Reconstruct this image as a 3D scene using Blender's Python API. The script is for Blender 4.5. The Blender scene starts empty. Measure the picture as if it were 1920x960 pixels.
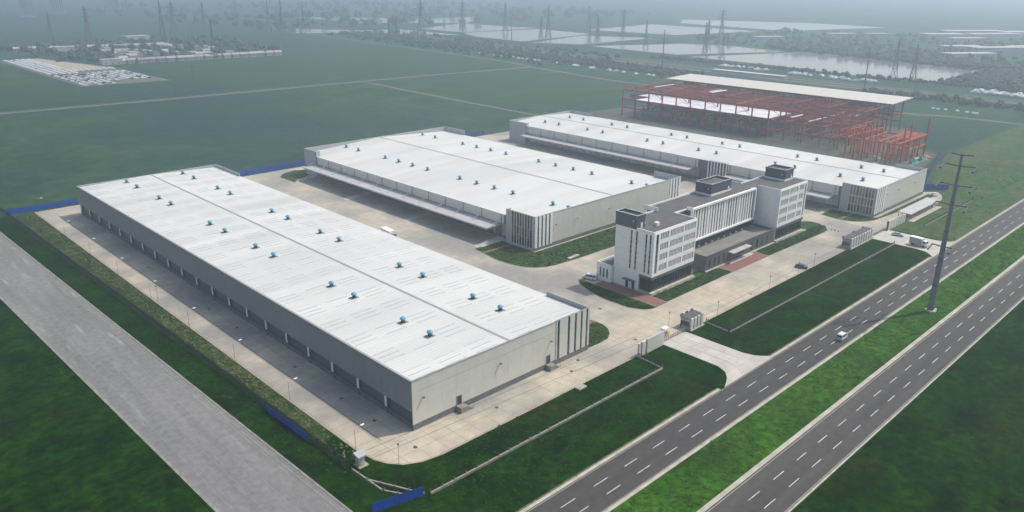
import bpy, math, random
from mathutils import Matrix, Vector
random.seed(11)
R = math.radians
scene = bpy.context.scene
col = scene.collection

# ---------------------------------------------------------------- camera, sky, sun, exposure
F_PX, YAW, PITCH, ROLL, CAM_H = 1470.5, 0.771628, 0.343051, 0.009022, 100.0
cam_d = bpy.data.cameras.new('camera')
cam = bpy.data.objects.new('camera', cam_d); col.objects.link(cam)
cam_d.sensor_width = 36.0; cam_d.lens = F_PX / 1920 * 36.0
cam_d.clip_start = 1.0; cam_d.clip_end = 20000
fw = Vector((math.sin(YAW)*math.cos(PITCH), math.cos(YAW)*math.cos(PITCH), -math.sin(PITCH)))
rt = Vector((math.cos(YAW), -math.sin(YAW), 0)); up = rt.cross(fw)
r2 = math.cos(ROLL)*rt + math.sin(ROLL)*up
u2 = -math.sin(ROLL)*rt + math.cos(ROLL)*up
m = Matrix((r2, u2, -fw)).transposed().to_4x4(); m.translation = (0, 0, CAM_H)
cam.matrix_world = m
scene.camera = cam

SUN_DIR = Vector((8.1, -3.4, 12.9)).normalized()          # towards the sun
SUN_EL = math.asin(SUN_DIR.z)
world = bpy.data.worlds.new('World'); scene.world = world; world.use_nodes = True
wn = world.node_tree; wn.nodes.clear()
sky = wn.nodes.new('ShaderNodeTexSky'); sky.sky_type = 'NISHITA'; sky.sun_disc = False
sky.sun_elevation = SUN_EL; sky.sun_rotation = math.atan2(SUN_DIR.x, SUN_DIR.y)
sky.air_density = 1.3; sky.dust_density = 3.0; sky.ozone_density = 1.0
bg = wn.nodes.new('ShaderNodeBackground'); bg.inputs['Strength'].default_value = 0.15
wo = wn.nodes.new('ShaderNodeOutputWorld')
wn.links.new(sky.outputs[0], bg.inputs['Color']); wn.links.new(bg.outputs[0], wo.inputs['Surface'])
sun_d = bpy.data.lights.new('sun', 'SUN'); sun_d.energy = 3.5; sun_d.angle = R(1.0); sun_d.color = (1.0, 0.95, 0.86)
sun = bpy.data.objects.new('sun', sun_d); col.objects.link(sun)
sun.rotation_euler = (-SUN_DIR).to_track_quat('-Z', 'Y').to_euler()
sun.location = (0, 0, 400)
vs = scene.view_settings
vs.view_transform = 'Standard'; vs.look = 'None'; vs.gamma = 1.0; vs.use_curve_mapping = False
vs.exposure = 0.0
scene.render.engine = 'CYCLES'
scene.cycles.max_bounces = 6; scene.cycles.volume_bounces = 1
scene.cycles.use_denoising = True

# ---------------------------------------------------------------- materials
def mat(name, c, rough=0.7, c2=None, scale=0.3, detail=4.0, lo=0.35, hi=0.65, c3=None, scale3=0.02, lo3=.4, hi3=.65,
        metal=0.0, spec=0.5, bump=0.0, bscale=8.0, rnd=0.0, stretch=None, space='world', coat=0.0, grain=0.0, gscale=1.5):
    mt = bpy.data.materials.new(name); mt.use_nodes = True
    nt = mt.node_tree; b = nt.nodes['Principled BSDF']
    b.inputs['Roughness'].default_value = rough; b.inputs['Metallic'].default_value = metal
    b.inputs['Specular IOR Level'].default_value = spec
    if coat: b.inputs['Coat Weight'].default_value = coat
    def rgb(c_):
        n = nt.nodes.new('ShaderNodeRGB'); n.outputs[0].default_value = (*c_, 1); return n.outputs[0]
    cur = rgb(c)
    geo = nt.nodes.new('ShaderNodeNewGeometry'); pos = geo.outputs['Position']
    if stretch:
        mp = nt.nodes.new('ShaderNodeMapping'); mp.inputs['Scale'].default_value = stretch
        nt.links.new(pos, mp.inputs[0]); pos = mp.outputs[0]
    def noise(sc, dt):
        n = nt.nodes.new('ShaderNodeTexNoise'); n.inputs['Scale'].default_value = sc
        n.inputs['Detail'].default_value = dt; nt.links.new(pos, n.inputs['Vector']); return n.outputs['Fac']
    def mix(fac, a, b_, mode='MIX'):
        n = nt.nodes.new('ShaderNodeMix'); n.data_type = 'RGBA'; n.blend_type = mode
        if isinstance(fac, float): n.inputs[0].default_value = fac
        else: nt.links.new(fac, n.inputs[0])
        nt.links.new(a, n.inputs[6]); nt.links.new(b_, n.inputs[7]); return n.outputs[2]
    def ramp(v, a, b_):
        n = nt.nodes.new('ShaderNodeMapRange'); n.inputs[1].default_value = a; n.inputs[2].default_value = b_
        nt.links.new(v, n.inputs[0]); return n.outputs[0]
    if c2: cur = mix(ramp(noise(scale, detail), lo, hi), cur, rgb(c2))
    if c3: cur = mix(ramp(noise(scale3, 3.0), lo3, hi3), cur, rgb(c3))
    if grain:
        for gs, amt in ((gscale, grain), (gscale*4.3, grain*.7)):
            gm = nt.nodes.new('ShaderNodeMapRange'); gm.inputs[1].default_value = .3; gm.inputs[2].default_value = .7
            gm.inputs[3].default_value = 1-amt; gm.inputs[4].default_value = 1+amt
            gn = nt.nodes.new('ShaderNodeTexNoise'); gn.inputs['Scale'].default_value = gs; gn.inputs['Detail'].default_value = 2.0
            nt.links.new(geo.outputs['Position'], gn.inputs['Vector']); nt.links.new(gn.outputs['Fac'], gm.inputs[0])
            hg = nt.nodes.new('ShaderNodeHueSaturation'); nt.links.new(gm.outputs[0], hg.inputs['Value'])
            nt.links.new(cur, hg.inputs['Color']); cur = hg.outputs[0]
    if rnd:
        oi = nt.nodes.new('ShaderNodeObjectInfo')
        n = nt.nodes.new('ShaderNodeMapRange'); n.inputs[3].default_value = 1 - rnd; n.inputs[4].default_value = 1 + rnd
        nt.links.new(oi.outputs['Random'], n.inputs[0])
        hs = nt.nodes.new('ShaderNodeHueSaturation'); nt.links.new(n.outputs[0], hs.inputs['Value'])
        nt.links.new(cur, hs.inputs['Color']); cur = hs.outputs[0]
    nt.links.new(cur, b.inputs['Base Color'])
    if bump:
        bp_ = nt.nodes.new('ShaderNodeBump'); bp_.inputs['Strength'].default_value = bump
        bp_.inputs['Distance'].default_value = 0.3
        nt.links.new(noise(bscale, 3.0), bp_.inputs['Height']); nt.links.new(bp_.outputs[0], b.inputs['Normal'])
    mt['_mix'] = 0
    return mt

def add_joints(mt, sx, sy, width, dark, amount=1.0, ox=0.0, oy=0.0):
    """thin dark joint grid in world metres"""
    nt = mt.node_tree; b = nt.nodes['Principled BSDF']
    src = b.inputs['Base Color'].links[0].from_socket
    geo = nt.nodes.new('ShaderNodeNewGeometry'); sp = nt.nodes.new('ShaderNodeSeparateXYZ')
    nt.links.new(geo.outputs['Position'], sp.inputs[0])
    facs = []
    for ax, s, o in ((0, sx, ox), (1, sy, oy)):
        if not s: continue
        a = nt.nodes.new('ShaderNodeMath'); a.operation = 'ADD'; a.inputs[1].default_value = 5000*s - o
        nt.links.new(sp.outputs[ax], a.inputs[0])
        q = nt.nodes.new('ShaderNodeMath'); q.operation = 'MODULO'; q.inputs[1].default_value = s
        nt.links.new(a.outputs[0], q.inputs[0])
        l = nt.nodes.new('ShaderNodeMath'); l.operation = 'LESS_THAN'; l.inputs[1].default_value = width
        nt.links.new(q.outputs[0], l.inputs[0]); facs.append(l.outputs[0])
    f = facs[0]
    if len(facs) > 1:
        mx = nt.nodes.new('ShaderNodeMath'); mx.operation = 'MAXIMUM'
        nt.links.new(facs[0], mx.inputs[0]); nt.links.new(facs[1], mx.inputs[1]); f = mx.outputs[0]
    am = nt.nodes.new('ShaderNodeMath'); am.operation = 'MULTIPLY'; am.inputs[1].default_value = amount
    nt.links.new(f, am.inputs[0])
    n = nt.nodes.new('ShaderNodeMix'); n.data_type = 'RGBA'
    nt.links.new(am.outputs[0], n.inputs[0]); nt.links.new(src, n.inputs[6]); n.inputs[7].default_value = (*dark, 1)
    nt.links.new(n.outputs[2], b.inputs['Base Color'])
    return mt

M = {}
M['field'] = mat('field_grass', (.012, .048, .020), .95, (.032, .072, .026), .03, 9, .34, .66, c3=(.012, .044, .036), scale3=.006, lo3=.4, hi3=.62, bump=.6, bscale=.6, spec=.1, grain=.22, gscale=.12)
M['lawn'] = mat('lawn_grass', (.0022, .014, .0), 1.0, (.008, .036, .0004), .11, 9, .36, .66, c3=(.014, .026, .001), scale3=.045, lo3=.52, hi3=.75, bump=.8, bscale=.7, spec=.02, grain=.5, gscale=.45)
M['median'] = mat('median_grass', (.018, .070, .002), .95, (.040, .110, .006), .14, 9, .36, .64, c3=(.016, .042, .004), scale3=.07, lo3=.5, hi3=.7, bump=.8, bscale=1.0, spec=.08, grain=.4, gscale=.5)
M['crop'] = mat('crop_rows', (.016, .054, .022), .95, (.036, .070, .030), .05, 8, .35, .65, c3=(.040, .052, .030), scale3=.012, lo3=.52, hi3=.7, stretch=(.3, 2.2, 1), spec=.05)
M['crop_pale'] = mat('pale_crop_rows', (.026, .062, .020), .95, (.046, .076, .026), .04, 8, .35, .65, c3=(.016, .050, .026), scale3=.01, stretch=(.4, 2.0, 1), spec=.05)
M['meadow'] = mat('meadow_grass', (.032, .075, .014), .95, (.060, .095, .028), .06, 6, .35, .65, c3=(.085, .080, .045), scale3=.03, lo3=.55, hi3=.75, bump=.8, bscale=.8, spec=.08, grain=.35, gscale=.3)
M['weed_lawn'] = mat('lawn_weed_leaves', (.006, .032, .0005), .9, (.014, .046, .001), .15, 4, spec=.1)
M['verge'] = mat('verge_grass', (.030, .055, .012), .95, (.075, .085, .035), .3, 6, .4, .7, c3=(.020, .045, .010), scale3=.06, bump=.8, bscale=1.0, spec=.08, grain=.4, gscale=.5)
M['island'] = mat('island_grass', (.022, .055, .012), .95, (.055, .085, .030), .6, 5, .45, .7, c3=(.11, .10, .06), scale3=.28, lo3=.62, hi3=.72, bump=.8, bscale=1.5, spec=.08, grain=.4, gscale=.7)
M['concrete'] = add_joints(mat('yard_concrete', (.47, .415, .32), .85, (.385, .34, .265), .12, 9, .35, .7, c3=(.255, .242, .218), scale3=.03, lo3=.42, hi3=.62, bump=.1, bscale=4, grain=.09, gscale=.4), 5.0, 5.0, .16, (.22, .20, .17), .7, 0.5, 2.4)
M['slab'] = mat('slab_concrete', (.50, .47, .41), .85, (.40, .375, .33), .2, 5, rnd=.07, bump=.1, bscale=4)
M['kerb'] = mat('kerb_concrete', (.46, .43, .36), .85, (.34, .31, .25), .4, 4)
M['sand'] = mat('sandy_edge', (.42, .36, .26), .95, (.30, .26, .18), .5, 5)
M['asphalt'] = mat('asphalt', (.034, .031, .029), .8, (.062, .056, .051), .12, 6, c3=(.030, .028, .027), scale3=.05, lo3=.5, hi3=.7, stretch=(.06, 1.5, 1), bump=.15, bscale=5, grain=.14, gscale=.5)
M['paint'] = mat('road_paint', (.72, .72, .69), .7, (.5, .5, .48), .8, 4)
M['oldroad'] = add_joints(mat('old_concrete_road', (.155, .152, .148), .9, (.20, .195, .19), .18, 10, .36, .66, c3=(.27, .262, .245), scale3=.3, lo3=.60, hi3=.72, stretch=(1.4, .14, 1), bump=.15, bscale=4, grain=.14, gscale=.6), 4.6, 0, .16, (.30, .29, .27), .28)
M['brick'] = mat('red_paving', (.23, .105, .085), .9, (.17, .08, .065), 1.2, 4)
M['dusty'] = mat('dusty_grass_edge', (.16, .14, .085), .95, (.03, .05, .012), .6, 5, .4, .6)
M['shoulder'] = mat('weathered_shoulder', (.27, .26, .225), .9, (.17, .165, .14), .5, 6)
M['dirt'] = mat('dirt_track', (.13, .12, .10), .95, (.09, .09, .075), .1, 5)
M['soil'] = mat('bare_soil', (.075, .07, .06), .95, (.05, .047, .04), .12, 6, c3=(.06, .08, .05), scale3=.04)
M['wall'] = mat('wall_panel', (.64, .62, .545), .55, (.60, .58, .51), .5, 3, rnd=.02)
M['wall_shade'] = mat('shaded_wall_panel', (.255, .257, .26), .55, (.235, .237, .24), .5, 3, rnd=.02)  # darker copy of the wall panel: left side's shade put into the colour
M['wall_grey'] = mat('grey_cladding', (.40, .405, .41), .55, (.37, .375, .38), .4, 3, rnd=.03)
M['plinth'] = mat('dark_plinth', (.13, .13, .135), .8, (.16, .16, .165), .6, 4)
M['roof'] = mat('white_roof_sheet', (.64, .635, .60), .42, (.60, .595, .56), .25, 5, .35, .7, c3=(.55, .545, .52), scale3=.05, lo3=.45, hi3=.7, rnd=.05, stretch=(.25, 1, 1))
M['cap'] = mat('grey_coping', (.27, .265, .26), .6, (.22, .215, .21), .7, 3)
M['ridge'] = mat('ridge_flashing', (.30, .295, .29), .5)
M['skylight'] = mat('skylight_sheet', (.43, .48, .50), .3, (.38, .43, .45), .5, 3)
M['cyan'] = mat('blue_hood', (.10, .38, .52), .35, (.08, .32, .45), 1.0, 2)
M['dark'] = mat('dark_metal', (.05, .052, .055), .6)
M['glass'] = mat('dark_glass', (.012, .02, .028), .08, (.03, .045, .055), .5, 2, spec=.8)
M['glass_grey'] = mat('grey_glass', (.07, .085, .095), .12, (.14, .155, .16), .8, 2, spec=.8)
M['white'] = mat('white_paint', (.84, .835, .81), .5, (.80, .795, .77), .6, 3, rnd=.015)
M['office_grey'] = mat('grey_stone', (.082, .082, .087), .7, (.10, .10, .105), .8, 4, rnd=.04)
M['penthouse'] = mat('blue_grey_cladding', (.055, .075, .095), .5, (.07, .09, .11), .8, 3)
M['office_roof'] = mat('roof_felt', (.075, .075, .078), .9, (.10, .098, .096), .3, 6, c3=(.13, .126, .118), scale3=.3, lo3=.6, hi3=.75)
M['podium_roof'] = mat('podium_roof_felt', (.155, .148, .133), .9, (.22, .21, .185), .3, 6)
M['door'] = mat('dock_door', (.125, .148, .17), .5, (.105, .125, .145), 1.0, 2, rnd=.06)
M['door_pale'] = mat('pale_dock_door', (.50, .52, .52), .5, (.45, .47, .47), 1.0, 2, rnd=.08)
M['canopy'] = mat('canopy_sheet', (.46, .45, .445), .5, (.40, .395, .39), .4, 3)
M['steel'] = mat('galvanised_steel', (.20, .215, .235), .5, (.16, .175, .195), .8, 3, metal=.35)
M['lattice'] = mat('lattice_steel', (.10, .105, .11), .6)
M['red'] = mat('red_oxide_steel', (.38, .060, .030), .6, (.24, .040, .024), .3, 4, rnd=.12)
M['orange'] = mat('orange_steel', (.60, .115, .045), .6, (.5, .1, .04), .3, 4)
M['deck'] = mat('white_deck_sheet', (.80, .80, .80), .45, (.72, .72, .73), .2, 4)
M['cream'] = mat('cream_roof', (.56, .53, .46), .6, (.52, .49, .42), .3, 4, rnd=.02)
M['blue'] = mat('blue_hoarding', (.008, .080, .40), .5, (.007, .065, .33), .8, 3, rnd=.1)
M['fence'] = mat('fence_steel', (.022, .030, .032), .6)
M['wallstone'] = mat('low_wall_stone', (.27, .25, .215), .9, (.2, .185, .155), 1.2, 4)
M['water'] = mat('pond_water', (.21, .215, .21), .12, (.25, .25, .24), .01, 4, spec=.6)
M['mud'] = mat('pond_bank', (.30, .29, .26), .9, (.2, .2, .17), .02, 4)
M['tree'] = mat('tree_leaves', (.030, .055, .036), .9, (.038, .062, .040), .3, 4)
M['weed'] = mat('weed_leaves', (.022, .062, .006), .9, (.036, .085, .010), .15, 4, spec=.1)
M['weed_dry'] = mat('dry_weed_leaves', (.075, .09, .035), .9, (.12, .115, .06), .3, 4, spec=.1)
M['house'] = mat('house_plaster', (.42, .41, .40), .8, (.36, .35, .34), .05, 3, rnd=.12)
M['house_roof'] = mat('house_roof', (.28, .24, .22), .8, (.35, .34, .33), .04, 3, rnd=.25)
M['carwhite'] = mat('white_car_paint', (.75, .75, .74), .3, coat=.5, rnd=.08)
M['cardark'] = mat('dark_car_paint', (.03, .032, .036), .25, coat=.6)
M['carsilver'] = mat('silver_car_paint', (.42, .44, .46), .3, metal=.4, coat=.5)
M['carred'] = mat('red_car_paint', (.35, .03, .05), .3, coat=.5)
M['tyre'] = mat('tyre_rubber', (.02, .02, .02), .8)
M['lamp'] = mat('lamp_head', (.8, .8, .8), .35)
M['tarp'] = mat('green_net', (.05, .22, .17), .8, (.04, .17, .13), .6, 3)
M['yellow'] = mat('yellow_paint', (.62, .40, .05), .6)
M['rail'] = mat('grey_rail', (.32, .31, .29), .8)

# ---------------------------------------------------------------- mesh helpers
class MB:
    def __init__(s): s.v = []; s.f = []
    def add(s, vs_, fs):
        o = len(s.v); s.v += [tuple(p) for p in vs_]; s.f += [tuple(o+i for i in f_) for f_ in fs]; return s
    def box(s, x0, x1, y0, y1, z0, z1):
        x0, x1 = min(x0, x1), max(x0, x1); y0, y1 = min(y0, y1), max(y0, y1)
        return s.add([(x0,y0,z0),(x1,y0,z0),(x1,y1,z0),(x0,y1,z0),(x0,y0,z1),(x1,y0,z1),(x1,y1,z1),(x0,y1,z1)],
                     [(0,3,2,1),(4,5,6,7),(0,1,5,4),(1,2,6,5),(2,3,7,6),(3,0,4,7)])
    def prism(s, poly, z0, z1):
        a = sum(poly[i][0]*poly[(i+1) % len(poly)][1]-poly[(i+1) % len(poly)][0]*poly[i][1] for i in range(len(poly)))
        if a < 0: poly = poly[::-1]
        n = len(poly); zz0 = z0 if callable(z0) else (lambda p: z0); zz1 = z1 if callable(z1) else (lambda p: z1)
        return s.add([(p[0], p[1], zz0(p)) for p in poly]+[(p[0], p[1], zz1(p)) for p in poly],
                     [tuple(range(n-1, -1, -1)), tuple(range(n, 2*n))]+[(i, (i+1) % n, n+(i+1) % n, n+i) for i in range(n)])
    def sheet(s, poly, z):
        a = sum(poly[i][0]*poly[(i+1) % len(poly)][1]-poly[(i+1) % len(poly)][0]*poly[i][1] for i in range(len(poly)))
        if a < 0: poly = poly[::-1]
        return s.add([(p[0], p[1], z) for p in poly], [tuple(range(len(poly)))])
    def bar(s, p0, p1, w, h=None):
        p0, p1 = Vector(p0), Vector(p1); d = (p1-p0).normalized(); h = w if h is None else h
        a = Vector((0,0,1)) if abs(d.z) < .95 else Vector((1,0,0))
        x = d.cross(a).normalized()*w/2; y = d.cross(x).normalized()*h/2
        return s.add([p0-x-y, p0+x-y, p0+x+y, p0-x+y, p1-x-y, p1+x-y, p1+x+y, p1-x+y],
                     [(0,1,2,3),(7,6,5,4),(0,4,5,1),(1,5,6,2),(2,6,7,3),(3,7,4,0)])
    def tube(s, p0, p1, r0, r1=None, n=10):
        p0, p1 = Vector(p0), Vector(p1); r1 = r0 if r1 is None else r1; d = (p1-p0).normalized()
        a = Vector((0,0,1)) if abs(d.z) < .95 else Vector((1,0,0))
        x = d.cross(a).normalized(); y = d.cross(x)
        vs_ = []
        for p, r in ((p0, r0), (p1, r1)):
            vs_ += [p+(x*math.cos(2*math.pi*i/n)+y*math.sin(2*math.pi*i/n))*r for i in range(n)]
        return s.add(vs_, [tuple(range(n-1,-1,-1)), tuple(range(n,2*n))]+[(i,(i+1)%n,n+(i+1)%n,n+i) for i in range(n)])
    def lathe(s, c, prof, n=12):
        vs_ = []
        for r, z in prof: vs_ += [(c[0]+r*math.cos(2*math.pi*i/n), c[1]+r*math.sin(2*math.pi*i/n), c[2]+z) for i in range(n)]
        fs = [tuple(range(n-1,-1,-1)), tuple((len(prof)-1)*n+i for i in range(n))]
        for k in range(len(prof)-1): fs += [(k*n+i, k*n+(i+1)%n, (k+1)*n+(i+1)%n, (k+1)*n+i) for i in range(n)]
        return s.add(vs_, fs)
    def mesh(s, name, m_, off=(0,0,0)):
        me = bpy.data.meshes.new(name)
        me.from_pydata([(p[0]-off[0], p[1]-off[1], p[2]-off[2]) for p in s.v], [], s.f); me.update()
        me.materials.append(m_); return me

def wloc(o):
    v = Vector((0,0,0))
    while o is not None: v += o.location; o = o.parent
    return v
def link(name, data, parent=None, loc=(0,0,0)):
    o = bpy.data.objects.new(name, data); col.objects.link(o); o.parent = parent; o.location = loc; return o
def part(name, mb, m_, parent, label=None):
    """mesh given in world metres, parented without moving"""
    o = link(name, mb.mesh(name, M[m_] if isinstance(m_, str) else m_, wloc(parent)), parent)
    if label: o['label'] = label
    return o
def lpart(name, mb, m_, parent):                        # mesh in the parent's own axes
    return link(name, mb.mesh(name, M[m_]), parent)
def tag(o, label, cat, group=None, kind=None):
    if label: o['label'] = label
    if cat: o['category'] = cat
    if group: o['group'] = group
    if kind: o['kind'] = kind
    return o
def thing(name, label, cat, loc=(0,0,0), rz=0.0, group=None):
    o = link(name, None, None, loc); o.rotation_euler.z = rz; o.empty_display_size = .5
    return tag(o, label, cat, group)
def solo(name, mb, m_, label, cat, group=None, at=None):
    c = at or (sum(p[0] for p in mb.v)/len(mb.v), sum(p[1] for p in mb.v)/len(mb.v), min(p[2] for p in mb.v))
    o = link(name, mb.mesh(name, M[m_], c), None, c); return tag(o, label, cat, group)
def struct(name, mb, m_):
    o = link(name, mb.mesh(name, M[m_])); o['kind'] = 'structure'; return o
def stuff(name, mb, m_, label=None, cat=None):
    o = link(name, mb.mesh(name, M[m_])); o['kind'] = 'stuff'; return tag(o, label, cat)
_cache = {}
def shared(name, key, build, m_, parent, pos):
    """copies of one small mesh, placed at world pos"""
    k = (key, m_)
    if k not in _cache:
        mb = MB(); build(mb); _cache[k] = mb.mesh(name, M[m_])
    return link(name, _cache[k], parent, Vector(pos)-wloc(parent))
def copy_tree(o, parent=None):
    c = o.copy(); col.objects.link(c); c.parent = parent
    for ch in o.children: copy_tree(ch, c)
    return c
ORD = ['first','second','third','fourth','fifth','sixth','seventh','eighth','ninth','tenth','eleventh','twelfth',
       'thirteenth','fourteenth','fifteenth','sixteenth','seventeenth','eighteenth','nineteenth','twentieth']

def panels(parent, axis, fixed, out, a0, a1, zs, pitch, m_='wall', name='wall_panel', th=.14, gap=.03, gapz=.08):
    """a wall of separate flat panels. axis 'x' runs along x at y=fixed; out = -1/+1 direction the face looks"""
    n = max(1, round(abs(a1-a0)/pitch)); w = (a1-a0)/n
    for z0, z1 in zip(zs[:-1], zs[1:]):
        for i in range(n):
            c = a0+(i+.5)*w; hw = abs(w)/2-gap/2; hz = (z1-z0)/2-gapz/2
            if axis == 'x':
                shared(name, ('px', round(hw,3), round(hz,3), th, out), lambda b: b.box(-hw, hw, 0, out*th, -hz, hz), m_, parent, (c, fixed, (z0+z1)/2))
            else:
                shared(name, ('py', round(hw,3), round(hz,3), th, out), lambda b: b.box(0, out*th, -hw, hw, -hz, hz), m_, parent, (fixed, c, (z0+z1)/2))

# ---------------------------------------------------------------- ground, roads, lawns
struct('ground', MB().sheet([(-1500,-1500),(9000,-1500),(9000,9000),(-1500,9000)], 0), 'field')
Z1, Z2, Z3 = .02, .04, .06
def lr(y): return 67.1-(y-114.4)*.0215
def ll(y): return 48.6-(y-131.9)*.0227
def lf(y): return 75.1-(y-126.7)*.0195
# front lawns (between the yard, the left road and the avenue), median and far verge
struct('lawn', MB().sheet([(lr(92)+.5,90.6),(337,90.6),(337,118),(100,118),(100,140),(lf(140)+.3,140),(lf(118)+.3,118),(lr(118)+.5,118)], .008), 'lawn')
struct('verge', MB().sheet([(lr(118)+.5,118),(lf(118),118),(lf(140),140),(82,140),(82,385),(lr(385)+.5,385)], .006), 'verge')
struct('grass_strip', MB().sheet([(lr(118)+.6,118),(lf(118)-.3,118),(lf(385)-.3,385),(lr(385)+.6,385)], .010), 'lawn')
struct('left_field', MB().sheet([(ll(-50)-.5,-50),(ll(420)-.5,420),(-60,420),(-60,-50)], .008), 'lawn')
struct('median', MB().sheet([(-100,67.2),(600,67.2),(600,79.0),(-100,79.0)], .008), 'median')
struct('crop_field', MB().sheet([(447,430),(642,430),(640,520),(664,650),(520,664),(450,664)], .012), 'crop')
struct('crop_field', MB().sheet([(-300,700),(210,700),(212,800),(200,1180),(-300,1180)], .012), 'crop_pale')
struct('crop_field', MB().sheet([(320,686),(500,683),(690,672),(702,900),(720,960),(320,960)], .012), 'crop')
struct('meadow', MB().sheet([(337,91.4),(1100,91.4),(1100,150),(520,154),(430,136),(412,118.5),(337,117)], .007), 'meadow')
struct('right_field', MB().sheet([(-100,0),(330,0),(330,54.1),(-100,54.1)], .008), 'lawn')
ave = struct('avenue_near_yard', MB().sheet([(-200,79.8),(1600,79.8),(1600,90.5),(-200,90.5)], Z1), 'asphalt')
ave2 = struct('avenue_beyond_median', MB().sheet([(-200,54.7),(1600,54.7),(1600,66.0),(-200,66.0)], Z1), 'asphalt')
def kerb(name, y0, y1, x0, x1, h=.12):
    struct(name, MB().box(x0, x1, y0, y1, 0, h), 'kerb')
for xa, xb in ((-200, 163.5), (189.5, 312), (336, 1600)): struct('dusty_edge', MB().sheet([(xa,91.3),(xb,91.3),(xb,91.9),(xa,91.9)], .014), 'dusty')
kerb('kerb', 79.0, 79.8, -200, 1600); kerb('kerb', 90.5, 91.3, -200, 163.5); kerb('kerb', 90.5, 91.3, 189.5, 312)
kerb('kerb', 90.5, 91.3, 336, 1600); kerb('kerb', 66.0, 67.1, -200, 1600); kerb('kerb', 54.3, 54.7, -200, 1600, .08)
def dash(b): b.box(-2.2, 2.2, -.075, .075, 0, .006)
for y in (86.55, 83.05):
    x = 192.4-10.2*11
    while x < 440:
        shared('lane_mark', 'dash', dash, 'paint', ave, (x, y, Z1+.004)); x += 10.2
for y in (61.9, 58.4):
    x = 221.9-10.2*10
    while x < 400:
        shared('lane_mark', 'dash', dash, 'paint', ave2, (x, y, Z1+.004)); x += 10.2
for rd, y in ((ave, 80.1), (ave, 90.2), (ave2, 55.0), (ave2, 65.6)):
    part('edge_line', MB().box(0, 600, y-.06, y+.06, Z1+.003, Z1+.008), 'kerb', rd)
# old concrete road on the left
ys = [-60, 100, 250, 420, 700]
struct('old_road', MB().sheet([(lr(y), y) for y in ys]+[(ll(y), y) for y in ys[::-1]], Z1), 'oldroad')
for k, (o0, o1, z1, mm) in enumerate(((0, .5, .10, 'shoulder'), (-1.3, -1.0, .05, 'shoulder'), (-2.1, -1.9, .045, 'shoulder'))):
    struct('road_shoulder', MB().prism([(lr(y)+o0, y) for y in ys]+[(lr(y)+o1, y) for y in ys[::-1]], 0, z1), mm)
struct('road_shoulder', MB().prism([(ll(y)-.6, y) for y in ys]+[(ll(y), y) for y in ys[::-1]], 0, .06), 'shoulder')
# the concrete yard
yard = [(80.3,384),(80.3,131.5),(81.1,125.8),(82.5,122.6),(84.5,120.2),(88.2,118.2),(93.2,117.4),(172,117.2),(395,117.4),(404,118.4),(412,121),
        (417,124.7),(414,128),(410,130),(410,384)]
yo = struct('yard', MB().prism(yard, -.1, .10), 'concrete')
def band(poly, w):
    pts = []
    n = len(poly); a = sum(poly[i][0]*poly[(i+1)%n][1]-poly[(i+1)%n][0]*poly[i][1] for i in range(n)); sg = 1 if a > 0 else -1
    for i in range(n):
        p0, p1, p2 = Vector(poly[i-1]), Vector(poly[i]), Vector(poly[(i+1)%n])
        d1 = (p1-p0).normalized(); d2 = (p2-p1).normalized()
        nn = (Vector((d1.y, -d1.x))+Vector((d2.y, -d2.x))); nn = nn/max(.5, nn.length_squared)*2
        pts.append(tuple(p1+nn*w*sg))
    return pts
struct('yard_edge', MB().prism(band(yard, .35), -.1, .06), 'sand')
def island(name, poly, label=None, m_='island'):
    struct(name+'_kerb', MB().prism(band(poly, .22), .05, .20), 'kerb')
    return struct(name, MB().prism(poly, .05, .24), m_)
island('grass_island', [(194.8,167.1),(191.9,163),(189.8,157.5),(188.1,150.3),(188.2,143),(188.8,138.6),(190.4,135.4),(193,133.9),(195.3,133.6),(195.3,160.5),(196.4,166)])
island('grass_island', [(201.2,134.0),(241.6,134.1),(241.6,139.9),(234,140.2),(233.6,143.6),(227.6,143.6),(227.6,140.2),(201.2,140.2)])
island('grass_island', [(267.4,134.0),(311,133.0),(315.5,133.5),(319,136),(321.5,140),(322,144),(319,147),(309,147),(309,139.6),(283,139.6),(283,142),(267.4,139.8)])
island('grass_island', [(189.9,216),(189.0,209.2),(187.7,201.5),(188.2,195),(189.6,189.5),(192.2,185.6),(196,183.3),(200,182.4),(210.9,181.6),(302,180.4),(302,197.3),(204.2,197.3),(204.2,217)])
island('grass_island', [(156.9,129.4),(162,129.3),(165.5,129.6),(168.7,131.4),(171,134),(172.2,136.8),(172.2,141),(170.5,144.5),(167,146.3),(156.9,146.5)])
island('grass_island', [(336,146.3),(334.7,141),(334.4,136.2),(335.4,132.2),(338.5,128.6),(344.2,126.0),(360,124.4),(372.9,123.7),(405,122.6),(408.5,124),(409.5,126.3),(350,126.6),(348,128),(347.6,146.3)])
island('grass_island', [(191,370.4),(196,376),(204,378.6),(210,376),(210,366),(204,364.5),(191,355.4)])
def paving(name, x0, x1, y0, y1, z, parent_name, px, py):
    o = struct(name, MB().box(x0, x1, y0, y1, .05, z), 'brick')
    return o
walk = paving('brick_walk', 195.3, 201.2, 133.8, 160.5, .18, '', 1, 1)
court = paving('brick_court', 241.6, 267.4, 134.0, 140.4, .18, '', 1, 1)
paving('brick_path', 189.3, 204.1, 209.6, 211.0, .27, '', 1, 1); paving('brick_path', 157, 172, 139.6, 141.2, .27, '', 1, 1)
paving('brick_path', 334.6, 347.5, 136.3, 137.6, .27, '', 1, 1)
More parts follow.
